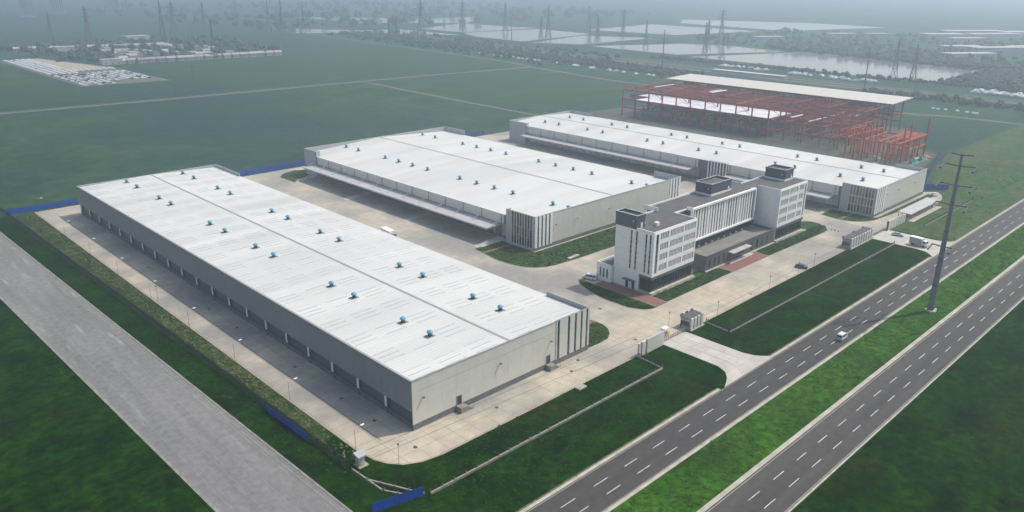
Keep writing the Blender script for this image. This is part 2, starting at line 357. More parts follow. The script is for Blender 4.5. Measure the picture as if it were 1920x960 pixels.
# entrance aprons of separate cast slabs
def apron(name, left, right, y0=117.1, y1=90.5, n=7, m_cols=3):
    o = struct(name, MB().prism([(left(y0), y0), (right(y0), y0)]+[(right(y), y) for y in (104, 98, 95, 93, 91.6, y1)]+[(left(y), y) for y in (y1, 91.6, 93, 95, 98, 104)], -.05, .05), 'kerb')
    for i in range(n):
        ya = y0+(y1-y0)*i/n; yb = y0+(y1-y0)*(i+1)/n
        for j in range(m_cols):
            def px(y, t): return left(y)+(right(y)-left(y))*t
            g = .07
            poly = [(px(ya, j/m_cols)+g, ya-g), (px(ya, (j+1)/m_cols)-g, ya-g), (px((ya+yb)/2, (j+1)/m_cols)-g, (ya+yb)/2), (px(yb, (j+1)/m_cols)-g, yb+g), (px(yb, j/m_cols)+g, yb+g), (px((ya+yb)/2, j/m_cols)+g, (ya+yb)/2)]
            part('concrete_slab', MB().prism(poly, .0, .075+.008*((i*7+j*3) % 4)), 'slab', o)
def flare(y, r=9.0):
    t = max(0, (99.5-y)/9.0); return r*t**2.6
apron('entrance_apron', lambda y: 174.4-flare(y), lambda y: 186.6+flare(y, 5))
apron('entrance_apron', lambda y: 318.2-flare(y, 6), lambda y: 335.2+flare(y, 5))
# drainage joints and manholes of the yard
for y0 in (128.3, 124.9):
    part('drain_joint', MB().bar((81.5, y0+1.6, .105), (173, y0-3.6, .105), .16, .02), 'plinth', yo)
part('drain_joint', MB().box(86.2, 86.4, 131, 376, .1, .112), 'plinth', yo)
part('drain_joint', MB().box(186, 330, 119.6, 119.8, .1, .112), 'plinth', yo)
manh = [(90.1,139),(90,153.3),(90.1,176.2),(90.1,210.5),(90,229.3),(90.3,280.5),(90.3,123.4),(115.4,123.5),(142.8,123.5),(149,126.6),(171.1,123.8),(181,145.5),(227.6,118.9)]
ml = ['round dark manhole cover in the shaded dock yard nearest the near warehouse corner','second dark manhole cover from the near corner in the shaded dock yard',
 'third dark manhole cover from the near corner in the shaded dock yard','fourth dark manhole cover from the near corner in the shaded dock yard',
 'fifth dark manhole cover from the near corner in the shaded dock yard','farthest dark manhole cover in the shaded dock yard',
 'dark manhole cover in the sunlit curved corner of the yard','dark manhole cover on the front yard lane past the first wall steps',
 'dark manhole cover on the lawn side of the front lane near the second steps','dark manhole cover close to the second wall steps on the front lane',
 'dark manhole cover on the yard just behind the near gate wall','dark manhole cover on the junction between near warehouse and office lawn','dark manhole cover on the front drive beside the long front lawn']
for (x, y), l in zip(manh, ml):
    solo('manhole_cover', MB().lathe((x, y, .1), [(.50,0),(.50,.03),(.42,.035),(.0001,.035)], 14), 'dark', l, 'manhole', 'manhole covers in the yard')

# ---------------------------------------------------------------- warehouses
def roof_panels(t, x0, xr, x1, z0, zr, z1, y0, y1, n, ribs=5):
    w = (y1-y0)/n
    for (xa, za, xb, zb) in ((x0, z0, xr, zr), (xr, zr, x1, z1)):
        def bld(b, xa=xa, za=za, xb=xb, zb=zb):
            L = xb-xa; dz = zb-za; h = w/2-.012
            b.add([(0,-h,-.12),(L,-h,dz-.12),(L,h,dz-.12),(0,h,-.12),(0,-h,0),(L,-h,dz),(L,h,dz),(0,h,0)],
                  [(0,3,2,1),(4,5,6,7),(0,1,5,4),(1,2,6,5),(2,3,7,6),(3,0,4,7)])
            for k in range(ribs):
                y = -h+(k+.5)*2*h/ribs
                b.add([(0,y-.03,-.01),(L,y-.03,dz-.01),(L,y+.03,dz-.01),(0,y+.03,-.01),(0,y-.02,.05),(L,y-.02,dz+.05),(L,y+.02,dz+.05),(0,y+.02,.05)],
                      [(4,5,6,7),(0,1,5,4),(1,2,6,5),(2,3,7,6),(3,0,4,7)])
        for i in range(n):
            shared('roof_panel', ('roof', x0, xa), bld, 'roof', t, (xa, y0+(i+.5)*w, za))
    part('ridge_cap', MB().prism([(xr-.35,y0),(xr+.35,y0),(xr+.35,y1),(xr-.35,y1)], zr-.02, zr+.10), 'ridge', t)
def ventilator(t, x, y, z, s=1.0):
    v = shared('roof_ventilator', 'vent_body', lambda b: (b.box(-.62,.62,-.62,.62,0,.18), b.lathe((0,0,.16), [(.5,0),(.5,.75),(.6,.85)], 12)), 'dark', t, (x, y, z))
    c = shared('hood', 'vent_hood', lambda b: b.lathe((0,0,.95), [(.78,0),(.86,.1),(.8,.36),(.58,.6),(.28,.74),(.05,.78)], 14), 'cyan', v, (x, y, z))
    c2 = shared('flashing', 'vent_flash', lambda b: b.prism([(-1.25,-.85),(1.25,-.85),(1.25,.85),(-1.25,.85)], -.02, .09), 'cap', v, (x, y, z))
def zroof(x, x0, xr, x1, z0, zr, z1):
    return z0+(zr-z0)*(x-x0)/(xr-x0) if x < xr else zr+(z1-zr)*(x-xr)/(x1-xr)
def wall_lamp(t, x, y, z):
    w = shared('wall_lamp', 'walllamp', lambda b: (b.box(-.08,.08,-.25,0,-.05,.05), b.box(-.28,.28,-.75,-.2,-.02,.12)), 'dark', t, (x, y, z))
def steps(t, x, y, n=6, m_='wallstone'):
    s = part('steps', MB().box(x, x+2.2, y-1.9, y, 0.05, 1.55), m_, t)
    for k in range(5): part('step', MB().box(x+2.2+.36*k, x+2.2+.36*(k+1)-.01, y-1.8, y-.02, 0.05, 1.55-.26*(k+1)), m_, s)
    for yy in (y-1.85,): part('railing', MB().bar((x+.05,yy,2.5),(x+2.2,yy,2.5),.05).bar((x+2.2,yy,2.5),(x+4.0,yy,1.1),.05).bar((x+.05,yy,1.5),(x+.05,yy,2.5),.05).bar((x+2.2,yy,1.5),(x+2.2,yy,2.5),.05).bar((x+4.0,yy,.1),(x+4.0,yy,1.1),.05), 'steel', s)
    d = part('door', MB().box(x+.4, x+1.7, y+.0, y+.02, 1.56, 3.9), 'dark', t)
    part('door_frame', MB().box(x+.25, x+.4, y-.06, y+.02, 1.56, 4.05).box(x+1.7, x+1.85, y-.06, y+.02, 1.56, 4.05).box(x+.25, x+1.85, y-.06, y+.02, 3.92, 4.07), 'cap', d)
def strip_window(t, axis, fixed, a0, a1, z0, z1, out, n=4, gm='glass'):
    """vertical window slot: dark pane with cross bars, set back from the wall face"""
    for k in range(n):
        za = z0+(z1-z0)*k/n+.06; zb = z0+(z1-z0)*(k+1)/n-.06
        g = gm if (k*5+int(a0*3)) % 4 else 'glass_grey'
        b = MB()
        if axis == 'x': b.box(a0, a1, fixed, fixed-out*.06, za, zb)
        else: b.box(fixed, fixed-out*.06, a0, a1, za, zb)
        part('window_pane', b, g, t)

# near warehouse ------------------------------------------------------------------------------
A = thing('warehouse', 'nearest long white-roofed warehouse with open row of dock bays along its left side', 'warehouse', (94,129,0), 0, 'white roofed warehouses')
RA = (94.5, 125.2, 156.2, 12.35, 12.90, 11.75)
part('core_wall', MB().box(95.3, 155.7, 129.4, 366.2, 0.02, 11.3).box(94.3, 96.2, 129.4, 366.2, 4.9, 12.2).box(142.2,155.75,129.35,129.6,1.6,12.8), 'plinth', A)
roof_panels(A, *RA, 129.45, 366.25, 40)
panels(A, 'x', 129.19, -1, 94.02, 142.25, [1.6, 9.9, 12.85], 4.3)
panels(A, 'y', 94.18, -1, 129.2, 366.4, [4.85, 12.85], 5.95, m_='wall_shade')
panels(A, 'y', 155.85, 1, 145.5, 341, [1.6, 11.7], 6.0)
part('plinth', MB().box(94.04, 155.9, 129.0, 129.4, 0.02, 1.58), 'plinth', A)
part('front_coping', MB().box(93.95, 142.3, 128.98, 129.48, 12.86, 12.98), 'cap', A)
part('front_coping', MB().box(142.3, 156.05, 128.98, 129.48, 13.0, 13.1), 'cap', A)
part('eave_coping', MB().box(93.92, 94.5, 129.5, 366.4, 12.86, 12.95), 'ridge', A)
part('corner_parapet', MB().box(155.75, 156.05, 129.5, 145.4, 1.6, 13.08), 'wall_grey', A)
part('corner_parapet', MB().box(155.75, 156.05, 341, 366.4, 1.6, 13.08), 'wall_grey', A)
part('rear_parapet', MB().box(94.05, 156.05, 366.42, 366.72, 0.05, 13.0), 'wall_grey', A)
for s0, s1 in ((142.35,142.8),(143.75,146.95),(147.9,149.75),(150.65,152.25),(153.05,154.5),(155.35,156.0)):
    part('wall_fin', MB().box(s0, s1, 128.92, 129.36, 1.6, 12.99), 'wall', A)
for s0, s1 in ((142.82,143.72),(146.98,147.88),(149.78,150.62),(152.28,153.02),(154.52,155.32)):
    strip_window(A, 'x', 129.22, s0, s1, 1.6, 12.97, -1, 4)
ycol = [140.0+11.94*k for k in range(20)]
edges = [129.2]+ycol[:-1]+[366.3]
for k, y in enumerate(ycol):
    y = min(y, 366.0)
    c = shared('column', 'colA', lambda b: b.box(.0, 1.3, -.36, .36, .05, 4.85), 'plinth', A, (94.25, y, 0))
    shared('column_face', 'colAb', lambda b: b.box(-.1, -.002, -.42, .42, 2.0, 4.83), 'white', c, (94.25, y, 0))
for k in range(len(edges)-1):
    y0, y1 = edges[k], min(edges[k+1], 366.0)
    hw = round((y1-y0)/2-.5, 2); cy = (y0+y1)/2
    def door(b, hw=hw):
        for j in range(6): b.box(0, .12-.03*(j % 2), -hw, hw, 1.45+j*.56, 1.45+(j+1)*.56-.03)
    shared('dock_door', ('doorA', hw), door, 'door', A, (95.0, cy, 0))
    shared('dock_edge', ('edgeA', hw), lambda b: b.box(-.25, .8, -hw-.1, hw+.1, .02, 1.4), 'plinth', A, (94.75, cy, 0))
steps(A, 107.0, 128.98); steps(A, 138.4, 128.98)
for x in (97.0, 121.5, 140.2): wall_lamp(A, x, 129.05, 7.9)
va = [359.5,347.3,323,311,275.2,262.9,239.7,227.4,192.3,180.3,157,145.5]
for y in va:
    for x in (112.4, 137.2): ventilator(A, x, y, zroof(x, *RA)+.05)
bands = [(95.7,102),(105.1,111.7),(115,121.8),(129,134.6),(137.6,143.5),(145.9,151.8)]
far_sky = MB()
for k in range(20):
    cy = 132.6+12*k
    for (xa, xb) in bands:
        for j in (-2.3, 0, 2.3):
            z0, z1 = zroof(xa, *RA), zroof(xb, *RA); L = xb-xa
            near_vent = any(abs(cy+j-y) < 1.6 for y in va) and (xa < 112.4 < xb or xa < 137.2 < xb or abs(xb-112.4) < 1.2)
            if near_vent: continue
            def sl(b, L=L, dz=z1-z0): b.add([(0,-.11,-.03),(L,-.11,dz-.03),(L,.11,dz-.03),(0,.11,-.03),(0,-.11,.065),(L,-.11,dz+.065),(L,.11,dz+.065),(0,.11,.065)], [(4,5,6,7),(0,1,5,4),(1,2,6,5),(2,3,7,6),(3,0,4,7)])
            if k < 16: shared('skylight_strip', ('sky', xa), sl, 'skylight', A, (xa, cy+j, z0))
            else:
                b = MB(); sl(b); far_sky.add([(p[0]+xa, p[1]+cy+j, p[2]+z0) for p in b.v], b.f)
o = part('far_skylights', far_sky, 'skylight', A); o['kind'] = 'stuff'

# the two warehouses with long loading canopies -----------------------------------------------
def canopy_warehouse(t, x0, x1, y0, y1, xr, ze, zr, zp, vol_front, vol_rear, mids, cans, zc, cw, bay, vents, door_m, fins_side, glass_m):
    """x0 = dock side; volumes are the raised corner blocks"""
    Rf = (x0+.5, xr, x1, ze, zr, ze)
    part('core_wall', MB().box(x0+2.2, x1-.3, y0+.4, y1-.4, .02, ze-.5).box(x0+.7, x0+2.3, y0+.4, y1-.4, zc+.6, ze-.3), 'plinth', t)
    roof_panels(t, *Rf, y0+.3, y1-.3, round((y1-y0)/6))
    part('eave_gutter', MB().box(x0+.35, x0+.75, vol_front, vol_rear, ze-.05, ze+.12), 'white', t)
    part('front_coping', MB().box(x0-.05, x1+.05, y0-.1, y0+.35, zp, zp+.12), 'canopy', t)
    part('front_parapet', MB().box(x0+.2, x1, y0+.18, y0+.32, ze-2, zp-.02), 'wall_grey', t)
    part('rear_parapet', MB().box(x0+.05, x1, y1-.25, y1, .05, zp), 'wall_grey', t)
    part('side_coping', MB().box(x0-.05, x0+.4, y0+.36, vol_front, zp, zp+.12), 'canopy', t)
    # raised corner blocks on the dock side
    part('corner_block', MB().box(x0+.12, x0+.5, y0+.3, vol_front, .05, zp-.02).box(x0+.12, x0+2.4, vol_front-.35, vol_front-.02, .05, zp-.02), 'wall_grey', t)
    part('corner_block', MB().box(x0+.02, x0+.4, vol_rear, y1-.3, .05, zp-.02).box(x0+.02, x0+2.4, vol_rear+.02, vol_rear+.35, .05, zp-.02), 'wall_grey', t)
    part('corner_parapet', MB().box(x1-.2, x1+.05, y0+.36, y0+15, .05, zp), 'wall_grey', t)
    part('corner_parapet', MB().box(x1-.2, x1+.05, y1-18, y1-.3, .05, zp), 'wall_grey', t)
    part('eave_wall', MB().box(x1-.25, x1, y0+15.1, y1-18.1, .05, ze-.1), 'wall_grey', t)
    part('plinth', MB().box(x0+.1, x1-.0, y0-.02, y0+.3, .02, 1.6), 'plinth', t)
    # glazed corner: fins on the dock side and on the front
    ga, gb = fins_side; n = 8; w = (gb-ga)/n
    part('corner_wall', MB().box(x0, x0+.3, gb+.02, vol_front, .05, zp-.03), 'wall_grey', t)
    for k in range(n+1):
        part('wall_fin', MB().box(x0-.06, x0+.2, ga+k*w-.13, ga+k*w+.13, 1.0, zp-.03), 'wall', t)
    for k in range(n):
        for j, (za, zb) in enumerate(((1.0, 4.6), (4.75, 8.3), (8.45, zp-.3))):
            part('window_pane', MB().box(x0+.02, x0+.1, ga+k*w+.15, ga+(k+1)*w-.15, za, zb), glass_m[(k+j) % len(glass_m)], t)
            if t.get('spandrels'): part('spandrel', MB().box(x0-.02, x0+.1, ga+k*w+.14, ga+(k+1)*w-.14, za-.15 if j == 0 else za-.6, za), 'wall_grey', t)
    fx = x0+.05
    for k in range(5): part('wall_fin', MB().box(fx+k*2.1, fx+k*2.1+1.25, y0-.16, y0+.16, 1.3, zp-.03), 'white', t)
    for k in range(4): strip_window(t, 'x', y0+.02, fx+k*2.1+1.27, fx+k*2.1+2.08, 1.3, zp-.1, -1, 3)
    panels(t, 'x', y0+.16, -1, fx+4*2.1+1.3, x1-8.4 if t.get('rfins') else x1, [1.6, zp-.02], 6.0)
    if t.get('rfins'):
        for k in range(4): part('wall_fin', MB().box(x1-8.3+k*2.2, x1-8.3+k*2.2+1.35, y0-.12, y0+.16, 1.6, zp-.03), 'white', t)
        for k in range(3): strip_window(t, 'x', y0+.02, x1-8.3+k*2.2+1.37, x1-8.3+(k+1)*2.2-.02, 1.6, zp-.1, -1, 3)
    for x in (x0+11.5, x0+24, x0+44): wall_lamp(t, x, y0, 8.6)
    # dock side: eave panels, canopies, doors
    spans = cans
    for (ya, yb) in spans:
        n = max(1, round((yb-ya)/bay)); w = (yb-ya)/n
        panels(t, 'y', x0+.62, -1, ya-1.5, yb+1.5, [zc+.75, ze-.08], w*1.0, m_='wall')
        cp = part('loading_canopy', MB().prism([(x0-cw, ya), (x0+.45, ya), (x0+.45, yb), (x0-cw, yb)], zc-.0, lambda p: zc+.28+(.18 if p[0] > x0 else 0)), 'canopy', t)
        part('fascia', MB().box(x0-cw-.12, x0-cw, ya-.05, yb+.05, zc-.25, zc+.35), 'canopy', cp)
        for k in range(n+1):
            y = ya+k*w
            part('tie_rod', MB().bar((x0+.5, y, zc+3.0), (x0-cw*.72, y, zc+.35), .18), 'canopy', cp)
            part('downpipe', MB().box(x0+.36, x0+.47, y-.11, y+.11, zc+.8, ze-.1), 'plinth', t)
            part('canopy_beam', MB().box(x0-cw+.1, x0+.4, y-.12, y+.12, zc-.5, zc-.02), 'steel', cp)
        for k in range(n):
            for dd in (.28, .72):
                yc = ya+(k+dd)*w
                shared('dock_door', ('doorB', door_m), lambda b: [b.box(0, -.10+.03*(j % 2), -1.75, 1.75, 1.35+j*.58, 1.35+(j+1)*.58-.03) for j in range(6)], door_m, t, (x0+2.15, yc, 0))
        part('dock_platform', MB().box(x0+.75, x0+2.15, ya, yb, .02, 1.25), 'plinth', t)
        part('dock_wall', MB().box(x0+2.16, x0+2.3, ya-1.4, yb+1.4, 1.25, zc+.6), 'wall_grey', t)
        for k in range(0, n+1, 4):
            y = ya+k*w
            part('dock_ramp', MB().add([(x0+.7,y-2,.05),(x0+.7,y+2,.05),(x0-13,y+2,.05),(x0-13,y-2,.05),(x0+.7,y-2,1.2),(x0+.7,y+2,1.2),(x0-13,y+2,.13),(x0-13,y-2,.13)], [(4,5,6,7),(0,1,5,4),(1,2,6,5),(2,3,7,6),(3,0,4,7)]), 'slab', t) if k in (0, 4, 8, 12) and t.get('ramps') else None
    for (ya, yb) in mids:
        part('stair_block', MB().box(x0+.1, x0+2.2, ya, yb, .05, ze+.3), 'wall_grey', t)
        n = 6; w = (yb-ya)/n
        for k in range(n+1): part('wall_fin', MB().box(x0-.2, x0+.12, ya+k*w-.3, ya+k*w+.3, 1.2, ze+.28), 'white', t)
        for k in range(n): strip_window(t, 'y', x0+.08, ya+k*w+.32, ya+(k+1)*w-.32, 1.2, ze, -1, 3)
    for x, y in vents: ventilator(t, x, y, zroof(x, *Rf)+.05)

B = thing('warehouse', 'widest white-roofed warehouse behind the nearest one with a long loading canopy on its left', 'warehouse', (205,198.3,0), 0, 'white roofed warehouses')
B['rfins'] = 1; B['ramps'] = 1
yb = [362.6,351,326.8,315.3,304,292.3,268.6,257,245.4,233.7,210.3,198.9+3]
canopy_warehouse(B, 205, 301, 198.3, 368.4, 252.7, 11.0, 13.55, 13.8, 214.3, 356.5, [], [(217.5, 357.0)], 6.3, 7.4, 11.62,
    [(x, y-1) for x in (226.6, 278.3) for y in yb], 'door', (199.6, 211.2), ('glass','glass','glass_grey'))
C = thing('warehouse', 'narrow white-roofed warehouse farthest back beside the red steel frame', 'warehouse', (348.8,128.2,0), 0, 'white roofed warehouses')
C['spandrels'] = 1
yc = [345.5,333.6,310,298,265.2,254.3,231,220,186.2,175.7,152.8,142]
canopy_warehouse(C, 348.8, 407.5, 128.2, 362, 377.6, 11.2, 12.75, 13.0, 144.0, 347, [(203.5, 214.0)], [(222, 345.5), (147, 201.5)], 5.9, 6.5, 11.6,
    [(x, y-1) for x in (363.6, 387) for y in yc], 'door_pale', (129.2, 140.2), ('glass_grey','glass','glass_grey'))

# ---------------------------------------------------------------- office building
O = thing('office_building', 'white five-storey office block with dark rooftop boxes and finned windows', 'office', (202,141.3,0))
RZ = 21.6
# main white volumes
part('west_wing', MB().box(202.2, 226.5, 141.6, 157.4, 6.2, RZ-.5).box(202.25, 226.5, 146.6, 157.4, .1, 6.2).box(202.9, 226.2, 142.0, 147, .1, 6.3), 'white', O)
part('east_wing', MB().box(284.0, 306.3, 141.0, 157.4, 6.2, RZ-.5).box(284.0, 306.0, 141.9, 157.4, .1, 6.3), 'white', O)
part('middle_wing', MB().box(226.5, 284.0, 151.0, 162.4, .1, RZ-.5).box(234.2, 278.2, 149.0, 151.0, 9.4, RZ-.4), 'office_grey', O)
ro = part('roof', MB().prism([(202.4,141.8),(226.4,141.8),(226.4,150.8),(234.2,150.8),(234.2,148.4),(278.2,148.4),(278.2,150.8),(284,150.8),(284,141.2),(306.2,141.2),(306.2,157.2),(282,157.2),(282,162.2),(224,162.2),(224,157.2),(202.4,157.2)], RZ-.5, RZ-.25), 'office_roof', O)
def parap(pts, h=.55, w=.3, z=RZ-.3):
    for a, b in zip(pts[:-1], pts[1:]):
        x0, x1 = sorted((a[0], b[0])); y0, y1 = sorted((a[1], b[1]))
        part('parapet', MB().box(x0-(w/2), x1+(w/2), y0-(w/2), y1+(w/2), z, z+h+.001*(len(O.children) % 7)), 'white', O)
parap([(202.3,148.5),(202.3,141.65)]); parap([(202.5,141.65),(226.4,141.65)]); parap([(226.5,141.9),(226.5,150.6)])
parap([(278.3,148.3),(278.3,150.6)]); parap([(284.1,150.6),(284.1,141.3)]); parap([(284.2,141.05),(306.2,141.05)]); parap([(306.3,141.3),(306.3,157.2)])
parap([(306.0,157.4),(282.2,157.4)]); parap([(282,157.6),(282,162.2)]); parap([(281.8,162.4),(224.2,162.4)]); parap([(224,162.2),(224,156.2)], 1.6); parap([(223.8,157.4),(206.8,157.4)])
parap([(226.8,150.8),(234,150.8)]); parap([(234.2,150.6),(234.2,148.3)], 1.2)
# west side wall as panels between window slots
slots = [(142.4,143.1),(144.1,144.8),(148.0,148.7),(150.2,150.9)]
ycur = [141.45]+[v for s in slots for v in s]+[157.3]
fl = [6.2, 9.9, 13.6, 17.3, 21.3]
for a, b in zip(ycur[::2], ycur[1::2]):
    for z0, z1 in zip(fl[:-1], fl[1:]):
        part('wall_panel', MB().box(202.0, 202.18, a+.02, b-.02, z0+.03, z1-.03), 'white', O)
for a, b in slots:
    strip_window(O, 'y', 202.12, a, b, 7.2, 20.7, -1, 8)
    part('slot_head', MB().box(202.0, 202.18, a-.02, b+.02, 20.72, 21.28).box(202.0, 202.18, a-.02, b+.02, 6.23, 7.18), 'white', O)
for a in (146.6, 151.9):
    part('wall_panel', MB().box(202.05, 202.22, a+.02, a+5.26, .9, 6.15), 'white', O)
# front faces with grouped windows
def front_face(x0, x1, yf, cols, slot, zs=((18.6,20.9),(14.9,17.2),(11.3,13.6),(7.6,9.9))):
    xs = sorted([x0, x1]+[v for c in cols for v in c]+list(slot))
    # vertical piers
    solid = []
    prev = x0
    for a, b in sorted(cols+[slot]):
        solid.append((prev, a)); prev = b
    solid.append((prev, x1))
    for a, b in solid:
        if b-a > .05: part('wall_pier', MB().box(a, b, yf, yf+.35, 6.2, 21.3), 'white', O)
    for a, b in cols:
        zz = [21.3]+[v for z in zs for v in (z[1], z[0])]+[6.2]
        for zt, zb in zip(zz[::2], zz[1::2]): part('spandrel', MB().box(a+.001, b-.001, yf+.01, yf+.34, zb, zt), 'white', O)
        for z0, z1 in zs:
            w = part('window', MB().box(a, b, yf+.26, yf+.33, z0, z1), 'glass_grey', O)
            n = max(4, round((b-a)/.85)); p = (b-a)/n
            for k in range(1, n): part('fin', MB().box(a+k*p-.13, a+k*p+.13, yf+.03, yf+.25, z0, z1), 'white', w)
    a, b = slot
    for k, (z0, z1) in enumerate(((7.2,10.4),(10.5,13.8),(13.9,17.2),(17.3,20.8))):
        part('window_pane', MB().box(a, b, yf+.2, yf+.3, z0, z1), 'glass' if k % 2 else 'glass_grey', O)
    part('slot_head', MB().box(a, b, yf+.01, yf+.34, 20.82, 21.3).box(a, b, yf+.01, yf+.34, 6.2, 7.18), 'white', O)
front_face(202.02, 226.6, 141.3, [(205.7,210.1),(211.2,218.5),(219.4,226.0)], (203.2,204.6))
front_face(284.02, 306.4, 140.7, [(284.9,291.0),(292.0,298.4),(299.8,303.4)], (304.5,305.6))
panels(O, 'y', 284.0, -1, 141.05, 150.9, [6.2, 9.9, 13.6, 17.3, 21.3], 9.9, m_='white')
part('wall_panel', MB().box(283.84, 284.0, 141.0, 150.9, .1, 6.15), 'white', O)
# ground floors: fascia, glazing, base
for (x0, x1, yf) in ((202.02, 226.6, 141.3), (284.02, 306.4, 140.7)):
    part('fascia', MB().box(x0+.04, x1-.04, yf+.04, yf+.6, 5.15, 6.18), 'office_grey', O)
    gl = part('shop_glazing', MB().box(x0+.5, x1-.5, yf+.45, yf+.52, .8, 5.14), 'glass', O)
    n = 16
    for k in range(n+1): part('mullion', MB().box(x0+.5+(x1-x0-1)*k/n-.05, x0+.5+(x1-x0-1)*k/n+.05, yf+.36, yf+.445, .8, 5.14), 'dark', gl)
    part('base', MB().box(x0-.25, x1+.25, yf-.75, yf+.9, .05, .78), 'kerb', O)
part('fascia', MB().box(202.06, 202.6, 141.95, 146.5, 5.15, 6.17), 'office_grey', O)
gl = part('shop_glazing', MB().box(202.5, 202.56, 141.8, 146.4, .8, 5.14), 'glass', O)
for k in range(5): part('mullion', MB().box(202.4, 202.49, 141.9+k*1.1, 142.0+k*1.1, .8, 5.14), 'dark', gl)
part('base', MB().box(201.8, 203, 142.3, 146.6, .05, .77), 'kerb', O)
sd = part('side_door', MB().box(201.98, 202.04, 148.2, 149.3, .2, 2.9), 'glass', O)
part('side_door', MB().box(201.98, 202.04, 150.8, 151.9, .2, 2.9), 'glass', O)
part('door_canopy', MB().box(200.5, 202.0, 147.6, 152.6, 3.2, 3.4), 'office_grey', O)
# annex on the far side
an = part('annex', MB().box(200.6, 215, 157.6, 163.6, .1, 6.0), 'white', O)
part('annex_roof', MB().box(201.0, 214.8, 157.9, 163.2, 6.0, 6.05), 'office_roof', an)
part('annex_parapet', MB().box(200.55, 200.9, 157.6, 163.65, 6.0, 6.6).box(200.9, 215, 163.3, 163.65, 6.0, 6.59), 'white', an)
for y in (158.6, 160.1, 161.6): part('window_pane', MB().box(200.56, 200.64, y, y+.6, 1.6, 4.9), 'glass', O)
# dark rooftop boxes
def penthouse(x0, x1, y0, y1, zt, zb=RZ-.3, base=True):
    p = part('rooftop_box', MB().box(x0, x1, y0, y1, zb, zt-.7), 'penthouse', O)
    for b in (MB().box(x0-.08, x1+.08, y0-.08, y0+.25, zt-.7, zt+.1), MB().box(x0-.08, x1+.08, y1-.25, y1+.08, zt-.7, zt+.1),
              MB().box(x0-.08, x0+.25, y0+.26, y1-.26, zt-.7, zt+.1), MB().box(x1-.25, x1+.08, y0+.26, y1-.26, zt-.7, zt+.1)):
        part('parapet', b, 'penthouse', p)
    part('coping', MB().box(x0-.12, x1+.12, y0-.12, y0+.3, zt+.1, zt+.22).box(x0-.12, x1+.12, y1-.3, y1+.12, zt+.1, zt+.22).box(x0-.12, x0+.3, y0+.3, y1-.3, zt+.1, zt+.22).box(x1-.3, x1+.12, y0+.3, y1-.3, zt+.1, zt+.22), 'canopy', p)
    part('box_roof', MB().box(x0+.3, x1-.3, y0+.3, y1-.3, zt-.7, zt-.6), 'office_roof', p)
    if base: part('base', MB().box(x0-.15, x1+.15, y0-.15, y1+.15, zb, zb+.8), 'white', p)
    d = part('door', MB().box(x1-2.6, x1-1.6, y0-.2, y0-.16, zb+.05, zb+2.1), 'white', p)
    part('lamp', MB().box(x0-.3, x0, y0+1.2, y0+1.45, zt-2.1, zt-1.6), 'lamp', p)
penthouse(202.0, 206.6, 148.7, 157.6, 25.8, RZ-.32, False)
penthouse(256.3, 270.4, 154.9, 163.0-1, 25.9); penthouse(299.2, 306.2, 147.3, 156.3, 25.9)
ac = part('air_conditioner', MB().box(209.8, 211.2, 146.1, 147.5, RZ-.2, RZ+1.0), 'white', O)
part('air_conditioner', MB().box(208.0, 208.9, 150.2, 151.2, RZ-.2, RZ+.6), 'white', O)
dish = part('satellite_dish', MB().lathe((209.5,151.9,RZ+.5), [(.1,0),(.5,.1),(.8,.35),(.82,.4),(.5,.2),(.05,.1)], 14).bar((209.5,151.9,RZ-.3),(209.5,151.9,RZ+.5),.1), 'lamp', O)
# middle block: projecting framed screen
mf = part('screen_frame', MB().box(234.0, 278.4, 148.0, 149.0, 21.5, 22.2).box(234.0, 278.4, 148.0, 149.0, 9.3, 9.9).box(234.0, 234.5, 148.001, 149.0, 9.9, 21.5).box(277.9, 278.4, 148.001, 149.0, 9.9, 21.5), 'white', O)
for k in range(22):
    a = 234.5+43.4*k/22; b = 234.5+43.4*(k+1)/22
    for j, (z0, z1) in enumerate(((10.0,13.6),(13.75,17.4),(17.55,21.45))):
        part('window_pane', MB().box(a+.03, b-.03, 148.75, 148.82, z0, z1), 'glass' if (k*7+j*3) % 5 < 3 else 'glass_grey', O)
fr = random.Random(3)
for k in range(1, 24):
    w = 1.25 if k % 6 == 0 else fr.choice((.75, .85, .95))
    x = 234.5+43.4*k/24+fr.uniform(-.08, .08)
    part('fin', MB().box(x-w/2, x+w/2, 148.45, 148.74, 9.9, 21.5), 'white', mf)
part('link_glass', MB().box(278.5, 283.95, 150.85, 150.98, .1, 21.2), 'glass', O)
for k in range(1, 6): part('mullion', MB().box(278.5, 283.9, 150.75, 150.84, .1+3.7*k-.08, .1+3.7*k+.08), 'penthouse', O)
part('recess_glass', MB().box(234.3, 278, 150.85, 150.98, 6.3, 9.3), 'glass', O)
# dark stone podium with entrance
pd = part('podium', MB().box(234.0, 282.6, 140.9, 150.8, .1, 5.5), 'office_grey', O)
part('podium_roof', MB().box(234.3, 282.3, 141.2, 150.7, 5.5, 5.56), 'podium_roof', pd)
part('podium_parapet', MB().box(233.9, 282.7, 140.8, 141.2, 5.5, 6.1).box(233.9, 234.3, 141.2, 150.8, 5.5, 6.09).box(282.3, 282.7, 141.2, 150.8, 5.5, 6.09), 'office_grey', pd)
for x in (236.4, 239.6, 242.6, 245.6, 265.5, 269.5, 273.5, 277.3): part('window_pane', MB().box(x, x+.9, 140.78, 140.95, 1.4, 4.4), 'glass_grey' if x > 272 else 'glass', O)
part('entrance_glazing', MB().box(250, 261, 140.75, 140.95, .2, 3.8), 'glass', O)
part('entrance_canopy', MB().box(248.6, 261.6, 138.4, 140.9, 4.2, 4.5), 'canopy', O)
part('base', MB().box(233.8, 248, 140.1, 140.85, .05, .5), 'kerb', O); part('base', MB().box(265, 282.8, 140.1, 140.85, .05, .5), 'kerb', O)
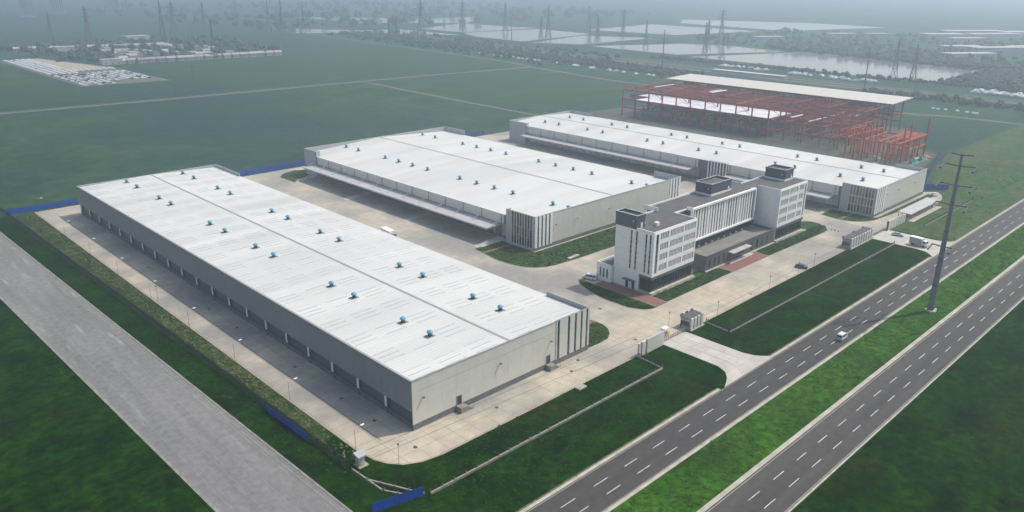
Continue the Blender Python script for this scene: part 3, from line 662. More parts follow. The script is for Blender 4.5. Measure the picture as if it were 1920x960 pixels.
for k in range(3): part('entrance_step', MB().box(248.4, 264.6, 138.9+.4*k, 140.7, .05, .22+.1*(k+1)), 'slab', O)
for i in range(9): part('roof_vent', MB().box(238+i*4.3, 238.5+i*4.3, 149.2+.2*(i % 2), 149.6+.2*(i % 2), 5.56, 6.3), 'white', pd)

# ---------------------------------------------------------------- gates, guard houses, carport
def gate_slab(x0, x1, y, h, parent, m_='wall'):
    return part('wall_slab', MB().box(x0, x1, y-.25, y+.25, .02, h), m_, parent)
G = thing('gate_wall', 'pale slab gate wall with dark gaps left of the near entrance', 'gate wall', (168,116.4,0))
for x0, x1 in ((162.6,163.4),(164.1,165.7),(166.5,174.4)): gate_slab(x0, x1, 116.4, 4.2, G)
part('gap_wall', MB().box(163.45, 166.45, 116.6, 116.75, .02, 3.9), 'dark', G)
part('coping', MB().box(166.45, 174.5, 116.12, 116.7, 4.2, 4.3), 'canopy', G)
def guard(label, x0, x1, y0, y1, h, nf, tall):
    g = thing('guard_house', label, 'guard house', ((x0+x1)/2, y0, 0))
    part('wall', MB().box(x0+.3, x1-.1, y0+.4, y1, .1, h-.5), 'wall_grey', g)
    part('roof', MB().box(x0+.1, x1+.05, y0+.3, y1+.3, h-.5, h-.3), 'office_roof', g)
    n = nf; p = (x1-x0)/n
    for k in range(n):
        hh = h+.35 if (k == n-1 and tall) else h-.05*(k % 2)
        part('wall_fin', MB().box(x0+k*p, x0+k*p+p*.62, y0-.1, y0+.3, .05, hh), 'wall', g)
        part('window_pane', MB().box(x0+k*p+p*.64, x0+(k+1)*p-.04, y0+.31, y0+.37, .9, h-.7), 'glass', g)
    for k in range(3): part('roof_fin', MB().box(x0+.4+k*(x1-x0-1.2)/2.2, x0+1.5+k*(x1-x0-1.2)/2.2, y1+.05, y1+.3, h-.3, h+.25), 'office_grey', g)
    part('side_window', MB().box(x0+.22, x0+.29, y0+.8, y1-.5, 1.1, 2.6), 'glass', g)
    part('side_door', MB().box(x0+.22, x0+.29, y1-.45, y1-.05, .2, 2.4), 'dark', g)
    part('base', MB().box(x0-.2, x1+.2, y0-.3, y1+.4, .0, .28), 'kerb', g)
    return g
guard('small grey flat-roofed guard house with white fins right of the near entrance', 187.9, 194.9, 116.0, 120.0, 4.0, 4, True)
guard('long flat-roofed guard house with a row of white fins at the far entrance', 298.0, 319.3, 116.0, 119.8, 4.3, 9, False)
G2 = thing('gate_wall', 'pale slab gate wall with spaced fins right of the far entrance', 'gate wall', (343,116.2,0))
gate_slab(334.2, 343.0, 116.2, 4.2, G2)
for k in range(5): gate_slab(343.8+k*1.9, 345.0+k*1.9, 116.2, 4.1-.12*k, G2)
part('gap_wall', MB().box(343.05, 352.5, 116.3, 116.44, .02, 1.2), 'wall_grey', G2)
part('post', MB().box(333.4, 334.1, 115.9, 116.5, .02, 4.1), 'dark', G2)
def sliding_gate(label, x0, x1, y):
    g = thing('sliding_gate', label, 'gate', (x0, y, 0))
    n = round((x1-x0)/.9)
    part('rail', MB().box(x0, x1, y-.05, y+.05, 1.05, 1.12).box(x0, x1, y-.05, y+.05, .25, .32), 'rail', g)
    for k in range(n+1): shared('bar', 'gatebar', lambda b: b.box(-.04,.04,-.12,.12,.12,1.25), 'rail', g, (x0+(x1-x0)*k/n, y, 0))
sliding_gate('low grey folding gate across the near entrance', 174.8, 187.4, 117.3)
sliding_gate('low folding gate across the far entrance', 319.8, 333.2, 117.0)
bar = thing('gate_booth', 'small white-topped barrier box with yellow base beside the near gate', 'barrier', (178.8,119.0,0))
part('body', MB().box(178.1, 179.5, 118.6, 119.6, .1, 2.4), 'rail', bar); part('cap', MB().box(177.7, 180.0, 118.3, 119.9, 2.4, 3.1), 'white', bar)
part('base', MB().box(179.6, 180.6, 118.6, 119.3, .1, 1.5), 'yellow', bar)
cp = thing('carport', 'long low carport with pale grey sheet roof beyond the far gate', 'carport', (372,117.5,0))
for k in range(8):
    x0 = 355.3+k*4.3; part('roof_sheet', MB().prism([(x0+.02,115.0),(x0+4.28,115.0),(x0+4.28,120.4),(x0+.02,120.4)], lambda p: 2.9+(.4 if p[1] > 118 else 0), lambda p: 3.05+(.4 if p[1] > 118 else 0)), 'canopy', cp)
for k in range(9): part('post', MB().box(355.4+k*4.28, 355.6+k*4.28, 120.0, 120.2, .1, 3.2), 'steel', cp)
part('fascia', MB().box(355.2, 389.8, 114.85, 115.0, 2.7, 3.1), 'canopy', cp)
part('parking_floor', MB().box(355, 390, 113.3, 117.35, .0, .09), 'kerb', cp)

# ---------------------------------------------------------------- fences
def bar_panel(b, L, h, nb):
    b.box(-L/2, L/2, -.03, .03, h-.12, h-.05); b.box(-L/2, L/2, -.03, .03, .12, .19)
    for k in range(nb): b.box(-L/2+(k+.5)*L/nb-.025, -L/2+(k+.5)*L/nb+.025, -.02, .02, .05, h)
def run_fence(t, p0, p1, pitch, h, base, nb, m_='fence', wall=None):
    p0, p1 = Vector(p0), Vector(p1); d = p1-p0; n = max(1, round(d.length/pitch)); L = d.length/n; a = math.atan2(d.y, d.x)
    for k in range(n+1):
        p = p0+d*k/n
        shared('post', ('post', h, base), lambda b: b.box(-.07,.07,-.07,.07,0,base+h+.1), m_, t, (p.x, p.y, 0))
    for k in range(n):
        p = p0+d*(k+.5)/n
        if nb:
            o = shared('fence_panel', ('fp', round(L,2), h, nb), lambda b: bar_panel(b, L-.1, h, nb), m_, t, (p.x, p.y, base)); o.rotation_euler.z = a
        if wall:
            o = shared('wall_section', ('ws', round(L,2), wall, base), lambda b: b.box(-L/2+.02, L/2-.02, -wall/2, wall/2, 0, base), 'wallstone', t, (p.x, p.y, 0)); o.rotation_euler.z = a
f = thing('mesh_fence', 'long dark mesh fence between the old road and the dock yard', 'fence', (lf(250),250,0))
run_fence(f, (lf(397),397), (lf(126.7),126.7), 3.0, 2.0, 0, 14)
f = thing('boundary_wall', 'low stone boundary wall across the front lawn left of the near gate', 'wall', (122,107.6,0))
run_fence(f, (82.2,107.7), (161.8,107.5), 3.2, .5, .55, 0, 'wallstone', .42)
f = thing('railing', 'short black railing on a low wall joining the near gate wall to the front wall', 'fence', (162,112,0))
run_fence(f, (161.9,107.9), (162.5,116.0), 2.0, 1.1, .4, 8, 'fence', .4)
f = thing('boundary_railing', 'long black railing on a low stone wall across the lawn between the two entrances', 'fence', (255,107.3,0))
run_fence(f, (195.8,107.5), (317.4,106.8), 3.2, .9, .5, 8, 'fence', .42)
f = thing('railing', 'short black railing running from the near guard house down to the front wall', 'fence', (196,112,0))
run_fence(f, (195.7,107.9), (196.6,116.3), 2.0, 1.1, .4, 8, 'fence', .4)
f = thing('boundary_railing', 'dark railing on low wall beyond the far entrance below the carport', 'fence', (375,107.3,0))
run_fence(f, (352,107.6), (412,107.2), 3.2, .9, .5, 8, 'fence', .42)
f = thing('low_wall', 'upper of two thin grey walls joining the hut fence to the blue panel', 'wall', (78,116,0)); run_fence(f, (75.5,120.6), (81.2,108.6), 3.0, .3, .4, 0, 'wallstone', .35)
f = thing('low_wall', 'lower bent grey wall between the left fence end and the blue panel', 'wall', (76,114,0)); run_fence(f, (75.3,126), (75.7,115.3), 3.0, .3, .4, 0, 'wallstone', .35); run_fence(f, (75.9,115.0), (79,109.6), 3.0, .3, .4, 0, 'wallstone', .35)
def hoarding(label, p0, p1, h=2.2, lean=0.0):
    p0, p1 = Vector(p0), Vector(p1); d = p1-p0; n = max(1, round(d.length/3.0)); L = d.length/n; a = math.atan2(d.y, d.x)
    t = thing('blue_hoarding', label, 'hoarding', ((p0.x+p1.x)/2, (p0.y+p1.y)/2, 0), 0, 'blue sheet hoardings')
    def sheet(b):
        pts = []; k = 12
        for i in range(k+1): pts.append((-L/2+.01+(L-.02)*i/k, .04*(i % 2)))
        vv = [(x, y, .05) for x, y in pts]+[(x, y+lean, h) for x, y in pts]+[(x, y+.03, .05) for x, y in pts]+[(x, y+lean+.03, h) for x, y in pts]
        n1 = k+1
        b.add(vv, [(i, i+1, n1+i+1, n1+i) for i in range(k)]+[(2*n1+i+1, 2*n1+i, 3*n1+i, 3*n1+i+1) for i in range(k)]+[(n1+i, n1+i+1, 3*n1+i+1, 3*n1+i) for i in range(k)])
    for k in range(n):
        p = p0+d*(k+.5)/n
        o = shared('sheet_panel', ('hoard', round(L,3), h, lean), sheet, 'blue', t, (p.x, p.y, 0)); o.rotation_euler.z = a
    for k in range(n+1):
        p = p0+d*k/n; nrm = Vector((-d.y, d.x)).normalized()*.12
        shared('post', ('hpost', h), lambda b: b.box(-.04,.04,-.04,.04,0,h), 'fence', t, (p.x+nrm.x, p.y+nrm.y, 0))
    return t
hoarding('bright blue sheet hoarding at the bottom edge near the left road corner', (70.2,110.9), (80.8,108.4), 2.3)
hoarding('bent blue sheet hoarding along the left fence before the white meter hut', (73.6,160.4), (73.9,142.0), 1.9)
hoarding('blue hoarding closing the far end of the yard behind the near warehouse', (69.3,387.2), (98.2,386.8), 2.6)
hoarding('blue hoarding behind the gap between near and middle warehouses', (150,386.8), (240,387.2), 2.6)
hoarding('blue hoarding behind the gap between middle and far warehouses', (300,387.4), (350,387.4), 2.6)
hoarding('blue hoarding beside the right rear corner of the far warehouse', (418.5,131.5), (426,122.5), 2.8)
hoarding('blue hoarding climbing away along the construction site right side', (428,134), (512,155.5), 2.8)
hoarding('small far blue hoarding left of the steel frame', (560,428), (600,410), 3.0)
# meter hut by the fence corner
h = thing('meter_hut', 'tiny white hut with blue-grey roof beside the left fence corner', 'hut', (77.6,126.2,0))
part('body', MB().box(76.8, 78.2, 125.4, 126.9, .25, 2.4), 'slab', h)
part('roof', MB().prism([(76.5,125.1),(78.5,125.1),(78.5,127.2),(76.5,127.2)], 2.4, lambda p: 2.75 if p[1] < 126 else 3.1), 'wall_grey', h)
part('door', MB().box(77.1, 77.9, 125.34, 125.4, .35, 2.1), 'canopy', h); part('base', MB().box(76.5, 78.9, 124.9, 127.2, .0, .25), 'sand', h)

# ---------------------------------------------------------------- lamp posts and the tall steel pole
def yard_lamp(x, y, label, group, h=8.0, arm=1.7):
    t = thing('lamp_post', label, 'lamp post', (x, y, .02), 0, group)
    shared('pole', ('lpole', h), lambda b: b.tube((0,0,0), (0,0,h), .05, .035, 8), 'lattice', t, (x, y, .02))
    if arm:
        shared('arm', ('larm', h, arm), lambda b: b.bar((0,0,h), (arm,0,h+.15), .06), 'canopy', t, (x, y, .02))
        shared('lamp_head', ('lhead', h, arm), lambda b: b.box(arm-.15, arm+.75, -.2, .2, h+.08, h+.24), 'lamp', t, (x, y, .02))
    else:
        shared('lamp_head', ('lhead0', h), lambda b: b.box(-.14, .14, -.14, .14, h-.05, h+.3), 'dark', t, (x, y, .02))
for i, y in enumerate((128.2,156.6,185.6,214.7,243.9,272.9,301.7,331.5)):
    yard_lamp(77.9, y, ('nearest' if i == 0 else ORD[i]) + ' lamp post with white head along the left yard edge counting from the near corner', 'lamp posts along the left yard edge')
yard_lamp(81.5, 383.2, 'lamp post with white arm in front of the far left blue hoarding', 'lamp posts along the left yard edge', 6)
for (x, y), l in zip(((83.7,120.6),(80.9,246.9),(203.0,116.4),(235.3,116.4),(255.7,116.4),(268.2,116.6),(184.9,121.9)),
    ('short dark lamp post on the rounded near corner of the yard','short dark lamp post halfway along the left yard edge','thin lamp post right beside the near guard house on the lawn edge',
     'second thin lamp post along the front drive from the near guard house','thin lamp post beside the black car on the front drive','thin lamp post past the black car on the front drive','thin lamp post standing behind the near folding gate')):
    yard_lamp(x, y, l, 'short dark lamp posts', 5.0, 0)

P = thing('power_pole', 'tall tapered grey steel power pole with crossarms standing in the grass median', 'power pole', (257.5,72.2,0))
zs = [0, 9, 18, 27, 36, 51.2]; rr = [1.0, .90, .80, .68, .58, .34]
for k in range(5): part('shaft', MB().tube((257.5,72.2,zs[k]), (257.5,72.2,zs[k+1]-.02), rr[k], rr[k+1], 14), 'steel', P)
for k in range(1, 5): part('flange', MB().tube((257.5,72.2,zs[k]-.18), (257.5,72.2,zs[k]+.16), rr[k]+.16, None, 14), 'lattice', P)
part('footing', MB().lathe((257.5,72.2,0), [(1.7,0),(1.7,.35),(1.3,.5),(1.0,.5)], 14), 'kerb', P)
part('footing_marker', MB().box(259.2, 259.7, 71.0, 71.5, 0, .5), 'white', P)
for z, ya, yb_, ins in ((50.9,68.9,75.1,0),(47.6,67.3,76.6,1),(41.6,67.0,77.0,1),(35.5,67.4,76.8,1),(21.9,69.2,75.6,1)):
    a = part('crossarm', MB().bar((257.5,72.2,z-.25),(257.5,ya,z+.05),.26,.34).bar((257.5,72.2,z-.25),(257.5,yb_,z+.05),.26,.34), 'lattice', P)
    if ins:
        for y in (ya+.2, yb_-.2):
            part('insulator', MB().tube((257.3,y,z), (253.9,y,z-.9), .28, .28, 8), 'fence', a)
            part('jumper_loop', MB().tube((253.9,y,z-.9),(256.2,y+.1,z-1.7),.05,.05,5).tube((256.2,y+.1,z-1.7),(258.6,y,z-1.2),.05,.05,5), 'dark', a)

# ---------------------------------------------------------------- vehicles
def profile_body(prof, w, ztop, taper=.12):
    n = len(prof); b = MB()
    def half(z): return w/2*(1-taper*max(0, min(1, (z-.95)/(ztop-.95))))
    b.add([(x, -half(z), z) for x, z in prof]+[(x, half(z), z) for x, z in prof],
          [tuple(range(n)), tuple(range(2*n-1, n-1, -1))]+[(i, n+i, n+(i+1) % n, (i+1) % n) for i in range(n)])
    return b, half
def vehicle(name, label, cat, loc, rz, kind, paint, group=None):
    t = thing(name, label, cat, loc, rz, group)
    if kind == 'car':
        prof = [(-2.15,.32),(-2.22,.78),(-2.0,.98),(-1.55,1.02),(-1.0,1.40),(.2,1.45),(1.0,1.02),(2.0,.86),(2.22,.62),(2.2,.32)]; w, zt, wb = 1.8, 1.45, 1.32
        side = [[(-1.45,1.05),(-.95,1.34),(-.15,1.38),(-.15,1.05)],[(-.08,1.05),(-.08,1.38),(.2,1.37),(.82,1.05)]]
        front, rear = [(.28,1.40),(.92,1.07)], [(-1.08,1.36),(-1.48,1.07)]
    else:
        prof = [(-2.4,.32),(-2.48,.9),(-2.42,1.8),(-2.2,2.0),(.9,2.0),(1.25,1.88),(1.95,1.15),(2.45,.98),(2.5,.4)]; w, zt, wb = 1.76, 2.0, 1.5
        side = [[(-2.25,1.2),(-2.2,1.75),(-1.1,1.8),(-1.1,1.2)],[(-1.0,1.2),(-1.0,1.8),(.1,1.8),(.1,1.2)],[(.2,1.2),(.2,1.78),(1.1,1.74),(1.65,1.2)]]
        front, rear = [(1.3,1.82),(1.88,1.2)], [(-2.43,1.72),(-2.46,1.15)]
    b, half = profile_body(prof, w, zt)
    lpart('body', b, paint, t)
    for s in (-1, 1):
        for sd in side:
            bb = MB(); bb.add([(x, s*(half(z)-.02), z) for x, z in sd]+[(x, s*(half(z)+.012), z) for x, z in sd], [(0,1,2,3) if s < 0 else (3,2,1,0),(4,5,6,7),(0,1,5,4),(1,2,6,5),(2,3,7,6),(3,0,4,7)])
            lpart('side_window', bb, 'glass', t)
        for x in (-wb, wb):
            wl = lpart('wheel', MB().tube((x, s*(w/2-.2), .33), (x, s*(w/2+.01), .33), .33, None, 14), 'tyre', t)
            lpart('rim', MB().tube((x, s*(w/2+.0), .33), (x, s*(w/2+.03), .33), .2, None, 10), 'carsilver', wl)
        lpart('headlight', MB().box(prof[-1][0]-.12, prof[-1][0]+.03, s*.5-.18, s*.5+.18, .62, .78), 'lamp', t)
        lpart('tail_light', MB().box(prof[0][0]-.12, prof[0][0]+.06, s*.68-.1, s*.68+.1, .7, .98), 'carred', t)
    for nm, seg in (('windscreen', front), ('rear_window', rear)):
        (xa, za), (xb, zb) = seg; sg = 1 if nm == 'windscreen' else -1
        ha, hb = half(za)-.1, half(zb)-.08
        bb = MB(); bb.add([(xa,-ha,za),(xa,ha,za),(xb,hb,zb),(xb,-hb,zb)]+[(xa+sg*.06,-ha,za+.05),(xa+sg*.06,ha,za+.05),(xb+sg*.06,hb,zb+.05),(xb+sg*.06,-hb,zb+.05)], [(3,2,1,0),(4,5,6,7),(0,1,5,4),(1,2,6,5),(2,3,7,6),(3,0,4,7)])
        lpart(nm, bb, 'glass', t)
    return t
vehicle('van', 'white van driving alone on the near avenue', 'van', (216.0,82.4,.02), 0.0, 'van', 'carwhite').scale = (.8, .95, 1.05)
vehicle('car', 'black car on the concrete drive in front of the office', 'car', (264.2,119.3,.1), R(-75), 'car', 'cardark')
vehicle('van', 'white van parked at the left end of the office beside the grass island', 'van', (198.4,164.6,.1), R(110), 'van', 'carwhite')
vehicle('car', 'silver car on the far entrance apron near the gate', 'car', (329.8,110.2,.09), R(-80), 'car', 'carsilver')
vehicle('car', 'small pale car at the far right end of the yard past the carport', 'car', (409.3,123.5,.1), R(30), 'car', 'carwhite')
def truck(label, loc, rz, L, m_box):
    t = thing('truck', label, 'truck', loc, rz)
    lpart('chassis', MB().box(-L/2, L/2+.1, -.9, .9, .55, .85), 'dark', t)
    lpart('cargo_box', MB().box(-L/2-.1, L/2-2.0, -1.22, 1.22, .86, 3.3), m_box, t)
    lpart('roof_edge', MB().box(-L/2-.14, L/2-1.96, -1.26, 1.26, 3.3, 3.38), 'white', t)
    cabp = [(L/2-1.85,.6),(L/2-1.85,2.5),(L/2-1.4,2.65),(L/2-.5,2.6),(L/2-.1,1.6),(L/2,1.4),(L/2,.6)]
    b, half = profile_body(cabp, 2.2, 2.65, .06); c = lpart('cab', b, 'carsilver' if m_box == 'white' else 'carwhite', t)
    bb = MB(); bb.add([(L/2-.42,-.95,2.45),(L/2-.42,.95,2.45),(L/2-.08,1.0,1.65),(L/2-.08,-1.0,1.65),(L/2-.36,-.95,2.48),(L/2-.36,.95,2.48),(L/2-.02,1.0,1.68),(L/2-.02,-1.0,1.68)], [(3,2,1,0),(4,5,6,7),(0,1,5,4),(1,2,6,5),(2,3,7,6),(3,0,4,7)]); lpart('windscreen', bb, 'glass', c)
    for s in (-1, 1):
        lpart('side_window', MB().box(L/2-1.5, L/2-.55, s*1.04, s*1.09, 1.7, 2.35), 'glass', c)
        for x in (-L/2+1.3, L/2-1.1): lpart('wheel', MB().tube((x, s*.75, .48), (x, s*1.1, .48), .48, None, 14), 'tyre', t)
    return t
truck('white box truck half hidden behind the near warehouse roof', (174.0,250.0,.1), R(-97), 9.0, 'white')
truck('pale box truck on the far entrance apron beside the power pole', (322.6,99.4,.09), R(-95), 6.6, 'canopy')

BOLL = [(316.9,132.4),(316.6,130.9),(316.3,129.3)]; UX = (138.0,116.0); SX = (211,183.6)
for k, (x, y) in enumerate(BOLL):
    t = thing('bollard', ['left','middle','right'][k]+' one of three small bollards on the drive right of the office', 'bollard', (x, y, .1), 0, 'bollards right of the office')
    lpart('post', MB().tube((0,0,0), (0,0,.9), .16, .14, 8), 'dark', t); lpart('cap', MB().lathe((0,0,.9), [(.17,0),(.17,.08),(.05,.14)], 8), 'lamp', t)
bx = thing('utility_chamber', 'small square concrete chamber on the lawn edge below the second wall steps', 'chamber', (UX[0], UX[1], 0))
part('frame', MB().box(UX[0]-1.4, UX[0]+1.4, UX[1]-.9, UX[1]+.9, 0, .35), 'kerb', bx); part('lid', MB().box(UX[0]-1.0, UX[0]+1.0, UX[1]-.55, UX[1]+.55, .35, .4), 'rail', bx)
sl = thing('stone_slabs', 'pale stone slabs lying on the grass before the middle warehouse', 'slabs', (SX[0], SX[1], .24))
for k in range(3): part('slab', MB().box(SX[0]-3.0+k*2.1, SX[0]-1.1+k*2.1, SX[1]-.7+.15*k, SX[1]+.6+.15*k, .22, .55), 'slab', sl)

# ---------------------------------------------------------------- steel frame under construction
struct('building_site', MB().sheet([(412,140),(512,157),(535,190),(588,202),(590,392),(470,402),(412,386)], .03), 'soil')
S = thing('unfinished_building', 'unfinished red steel building frame with white decks behind the far warehouse', 'steel frame', (520,260,0))
XG = [480.5, 496.7, 512.9, 529.1, 545.3, 561.5, 577.7]; YG = [205+12.1*k for k in range(15)]
def colm(x, y, h, m_='red', w=.75):
    shared('column', ('col', h, w), lambda b: (b.box(-w/2, w/2, -w/2, -w/2+.12, 0, h), b.box(-w/2, w/2, w/2-.12, w/2, 0, h), b.box(-.06, .06, -w/2+.12, w/2-.12, 0, h)), m_, S, (x, y, .03))
for i, x in enumerate(XG):
    for j, y in enumerate(YG):
        h = 20.0 if i < 4 else 22.0
        if i in (1, 2) and j % 2: h = 13.0
        colm(x, y, h)
def beam(p0, p1, m_='red', h=.9, w=.5): part('beam', MB().bar(p0, p1, w, h), m_, S)
for i, x in enumerate(XG):
    for z in (6.4, 12.6, 19.6 if i < 4 else 21.4):
        if z == 6.4 and i not in (0, 4, 6): continue
        beam((x, YG[0], z), (x, YG[-1], z))
for j, y in enumerate(YG):
    beam((480.5, y, 12.2), (577.7, y, 12.2))
    if j % 2 == 0 or j > 11: beam((480.5 if j > 12 or j == 6 else 512, y, 19.8), (545.3, y, 19.8), h=.9)
    beam((545.3, y, 21.6), (577.7, y, 22.6))
for j in range(0, 14):
    for k in range(1, 4):
        y = YG[j]+12.1*k/4
        beam((496.7, y, 12.75), (545.3, y, 12.75), h=.35, w=.25)
for x in (500, 504.5, 509, 517, 521, 525, 533, 537, 541):
    beam((x if x > 511 else x, YG[2] if x > 511 else YG[9], 20.1), (x, YG[14], 20.1), h=.3, w=.22); beam((x, YG[0], 16.5), (x, YG[4], 16.5), h=.3, w=.22)
for j in (7, 8, 9, 5):
    for (za, zb) in ((13.2, 19.3), (19.3, 13.2)): part('brace', MB().bar((480.4, YG[j], za), (480.4, YG[j+1], zb), .12), 'lattice', S)
for i, x in enumerate((488.6, 504.8, 521.0, 537.2, 553.4, 569.6)):
    for j in range(0, 14, 1 if i > 1 else 2): colm(x, YG[j]+6.05, 12.4 if i < 4 else 20.5, 'red', .6)
for j in range(14):
    y = YG[j]+6.05
    beam((545.3, y, 15.5), (577.7, y, 15.5), h=.6); beam((512.9, y, 16.4 if j % 2 else 19.4), (545.3, y, 16.4 if j % 2 else 19.4), h=.5)
    beam((480.5, y, 6.2), (545.3, y, 6.2), h=.6)
for j in range(0, 14, 2):
    for x in (496.7, 529.1): part('brace', MB().bar((x, YG[j], 12.8), (x, YG[j+1], 19.4), .3), 'red', S); part('brace', MB().bar((x, YG[j+1], 6.5), (x, YG[j], 12.4), .3), 'red', S)
# white metal deck in bays
for j in range(4, 13):
    for i in range(2):
        x0 = 481.0+i*15.5
        part('deck_sheet', MB().box(x0+.05, x0+15.4, YG[j]+.1, YG[j+1]-.1, 12.95, 13.15+.02*((i+j) % 3)), 'deck', S)
part('deck_sheet', MB().box(500, 512, YG[13]+.1, YG[14]-.2, 12.95, 13.2), 'deck', S)
for (x0, x1, y0, y1, z) in ((512,532,YG[9]+2,YG[9]+4.5,20.4),(514,530,YG[9]+6,YG[9]+7.4,20.4),(488,540,YG[2]-.6,YG[2]+.6,13.4),(505,530,YG[13],YG[13]+1.6,20.3),(496,512,YG[3]+3,YG[3]+5,13.1),(532,544,YG[1]+1,YG[1]+7,13.1)):
    part('deck_sheet', MB().box(x0, x1, y0, y1, z, z+.15), 'deck', S)
# finished rear roof
for k in range(15):
    ya = 199.5+k*12.1
    part('roof_sheet', MB().prism([(544.2,ya+.03),(578.8,ya+.03),(578.8,ya+12.07),(544.2,ya+12.07)], lambda p: 22.0+(1.1 if p[0] > 560 else 0), lambda p: 22.3+(1.1 if p[0] > 560 else 0)), 'cream', S)
for j in range(14):
    part('inner_wall', MB().box(560.4, 560.7, YG[j]+.5, YG[j+1]-.5, 13.2, 20.8 if j % 3 else 17.5), 'wall_grey' if j % 4 else 'canopy', S)
    part('inner_wall', MB().box(512.2, 512.5, YG[j]+.8, YG[j+1]-.8, .5, 5.2+(j % 3)), 'wall_grey' if j % 2 else 'plinth', S)  # lower walls: every other one coloured dark for the shade below the deck
for k in range(26): part('shade_strip', MB().box(488.0, 488.3, 252+k*4.3, 253.3+k*4.3, .3, 7.5), 'plinth', S)  # dark strips added to stand in for shade under the deck
for k in range(14): part('edge_sheet', MB().box(577.9, 578.1, YG[k]+.8+(k % 3), YG[k]+6+(k % 4), 19.5, 21.2), 'deck', S)
# near wing, still bare: taller orange-red members
for x in (463.5, 471.5, 480.5, 488.8, 497.5, 507.6):
    for y in (163.5, 168.8, 174.0, 182.6, 187.8, 192.8):
        if (x > 490 and y > 180) or (x < 470 and y < 168): continue
        h = 21.8 if (x > 500 and y < 165) or (x < 482 and y < 165) else (16.4 if y > 185 else (19.4 if y > 180 else 12.5))
        colm(x, y, h, 'orange' if x < 500 else 'red', .85)
for y in (163.5, 168.8, 174.0): beam((463.5, y, 12.1), (507.6, y, 12.1), 'orange'); beam((480.5, y, 6.2), (507.6, y, 6.2), 'orange', .5)
for x in (463.5, 480.5, 497.5, 507.6): beam((x, 163.5, 11.6), (x, 205 if x < 500 else 174, 11.6), 'orange'); beam((x, 163.5, 6.0), (x, 174, 6.0), 'orange', .5)
for y in (182.6, 192.8): beam((463.5, y, 12.1), (497.5, y, 12.1), 'orange'); beam((463.5, y, 16.0), (490, y, 16.0), 'orange', .5)
for k in range(12): beam((482, 164.2+.8*k, 12.6), (507, 164.2+.8*k, 12.6), 'orange', .22, .2)
for k, (x, y) in enumerate(((455,172),(470,158),(488,160),(500,158.5),(474,177),(486,190))):
    t = thing('beam_stack', ['bundle of orange beams on the ground by the near corner of the steel frame','orange beam bundle on the site beside the blue hoarding','orange beams stacked under the right end of the steel frame','rearmost small orange beam bundle right of the steel frame','orange beam bundle lying between front columns of the steel frame','orange beam bundle lying deeper under the steel frame'][k], 'beams', (x, y, .03), R(12*k), 'orange beam bundles')
    for j in range(5): lpart('beam', MB().bar((-4.5, -1+.5*j, .3), (4.5, -1+.5*j+.05*j, .3), .35, .5), 'orange' if k % 2 else 'slab', t)
tp = MB()
for k in range(7): tp.add([(466+k*4, 155.5+.5*(k % 2), .03),(470.3+k*4, 155.8,.03),(470.3+k*4,160.2,.03),(466+k*4,160.5,.03),(467+k*4,157.2,1.2+.5*((k*5) % 3)),(469.4+k*4,158.6,1.0+.5*((k*3) % 4))], [(0,1,5,4),(1,2,5),(2,3,4,5),(3,0,4)])
solo('netting_heap', tp, 'tarp', 'heap of green netting at the right foot of the steel frame', 'netting')

# ---------------------------------------------------------------- far country
def strip(name, pts, w, z, m_):
    L, Rr = [], []
    for i, p in enumerate(pts):
        a = Vector(pts[max(0, i-1)]); b = Vector(pts[min(len(pts)-1, i+1)]); d = (b-a).normalized(); n = Vector((-d.y, d.x))*w/2
        L.append(tuple(Vector(p)+n)); Rr.append(tuple(Vector(p)-n))
    mb = MB()
    for i in range(len(pts)-1): mb.add([(*L[i], z), (*Rr[i], z), (*Rr[i+1], z), (*L[i+1], z)], [(0,1,2,3)])
    return struct(name, mb, m_)
strip('dirt_road', [(-300,690),(134,686),(256,677),(420,673),(520,670),(672,657)], 7, .03, 'dirt')
strip('dirt_road', [(-300,697),(134,693),(256,684),(420,680)], 3, .028, 'soil')
strip('field_path', [(430,390),(431,427),(435,527),(443,660)], 4.5, .035, 'dirt')
strip('dirt_road', [(690,-200),(676,120),(673,152),(670,201),(659,222),(650,330),(642,440),(642,520),(668,654),(686,711),(707,895),(735,1166),(760,1400),(800,2200)], 6, .032, 'dirt')
strip('far_highway', [(770,-300),(770,180),(768,260),(779,325),(781,385),(794,533),(815,800),(850,1200),(900,1900)], 9, .04, 'dirt')
strip('far_highway', [(788,-300),(788,180),(790,225),(795,258),(800,385),(815,533),(838,800),(880,1250)], 8, .04, 'dirt')
strip('railway', [(805,-300),(806,190),(808,300),(818,420),(832,560),(855,800),(900,1250)], 6, .05, 'soil')
# ponds with banks
ponds = [[(926,604),(1108,540),(1084,448),(1043,300),(1010,290),(930,281),(898,291),(886,365),(914,478)],
         [(938,640),(1090,572),(1118,664),(1096,738),(950,800)],
         [(928,905),(1105,955),(1155,848),(960,838)],
         [(985,1140),(1170,1130),(1150,985),(930,935),(942,1060)],
         [(990,1285),(1175,1370),(1185,1160),(992,1160)], [(880,1300),(945,1290),(940,1110),(850,1240)],
         [(1020,1810),(1165,1650),(1060,1500),(1010,1505)], [(1080,1470),(1190,1600),(1400,1560),(1200,1390)],
         [(1605,1090),(1545,800),(1835,720),(1860,905),(1742,1180)], [(1240,1060),(1500,1100),(1480,830),(1260,870)], [(742,1318),(840,1250),(870,1300),(800,1420)]]
for p in ponds:
    struct('pond_bank', MB().sheet(band(p, 5), .025), 'mud')
    struct('pond', MB().sheet(p, .06), 'water')
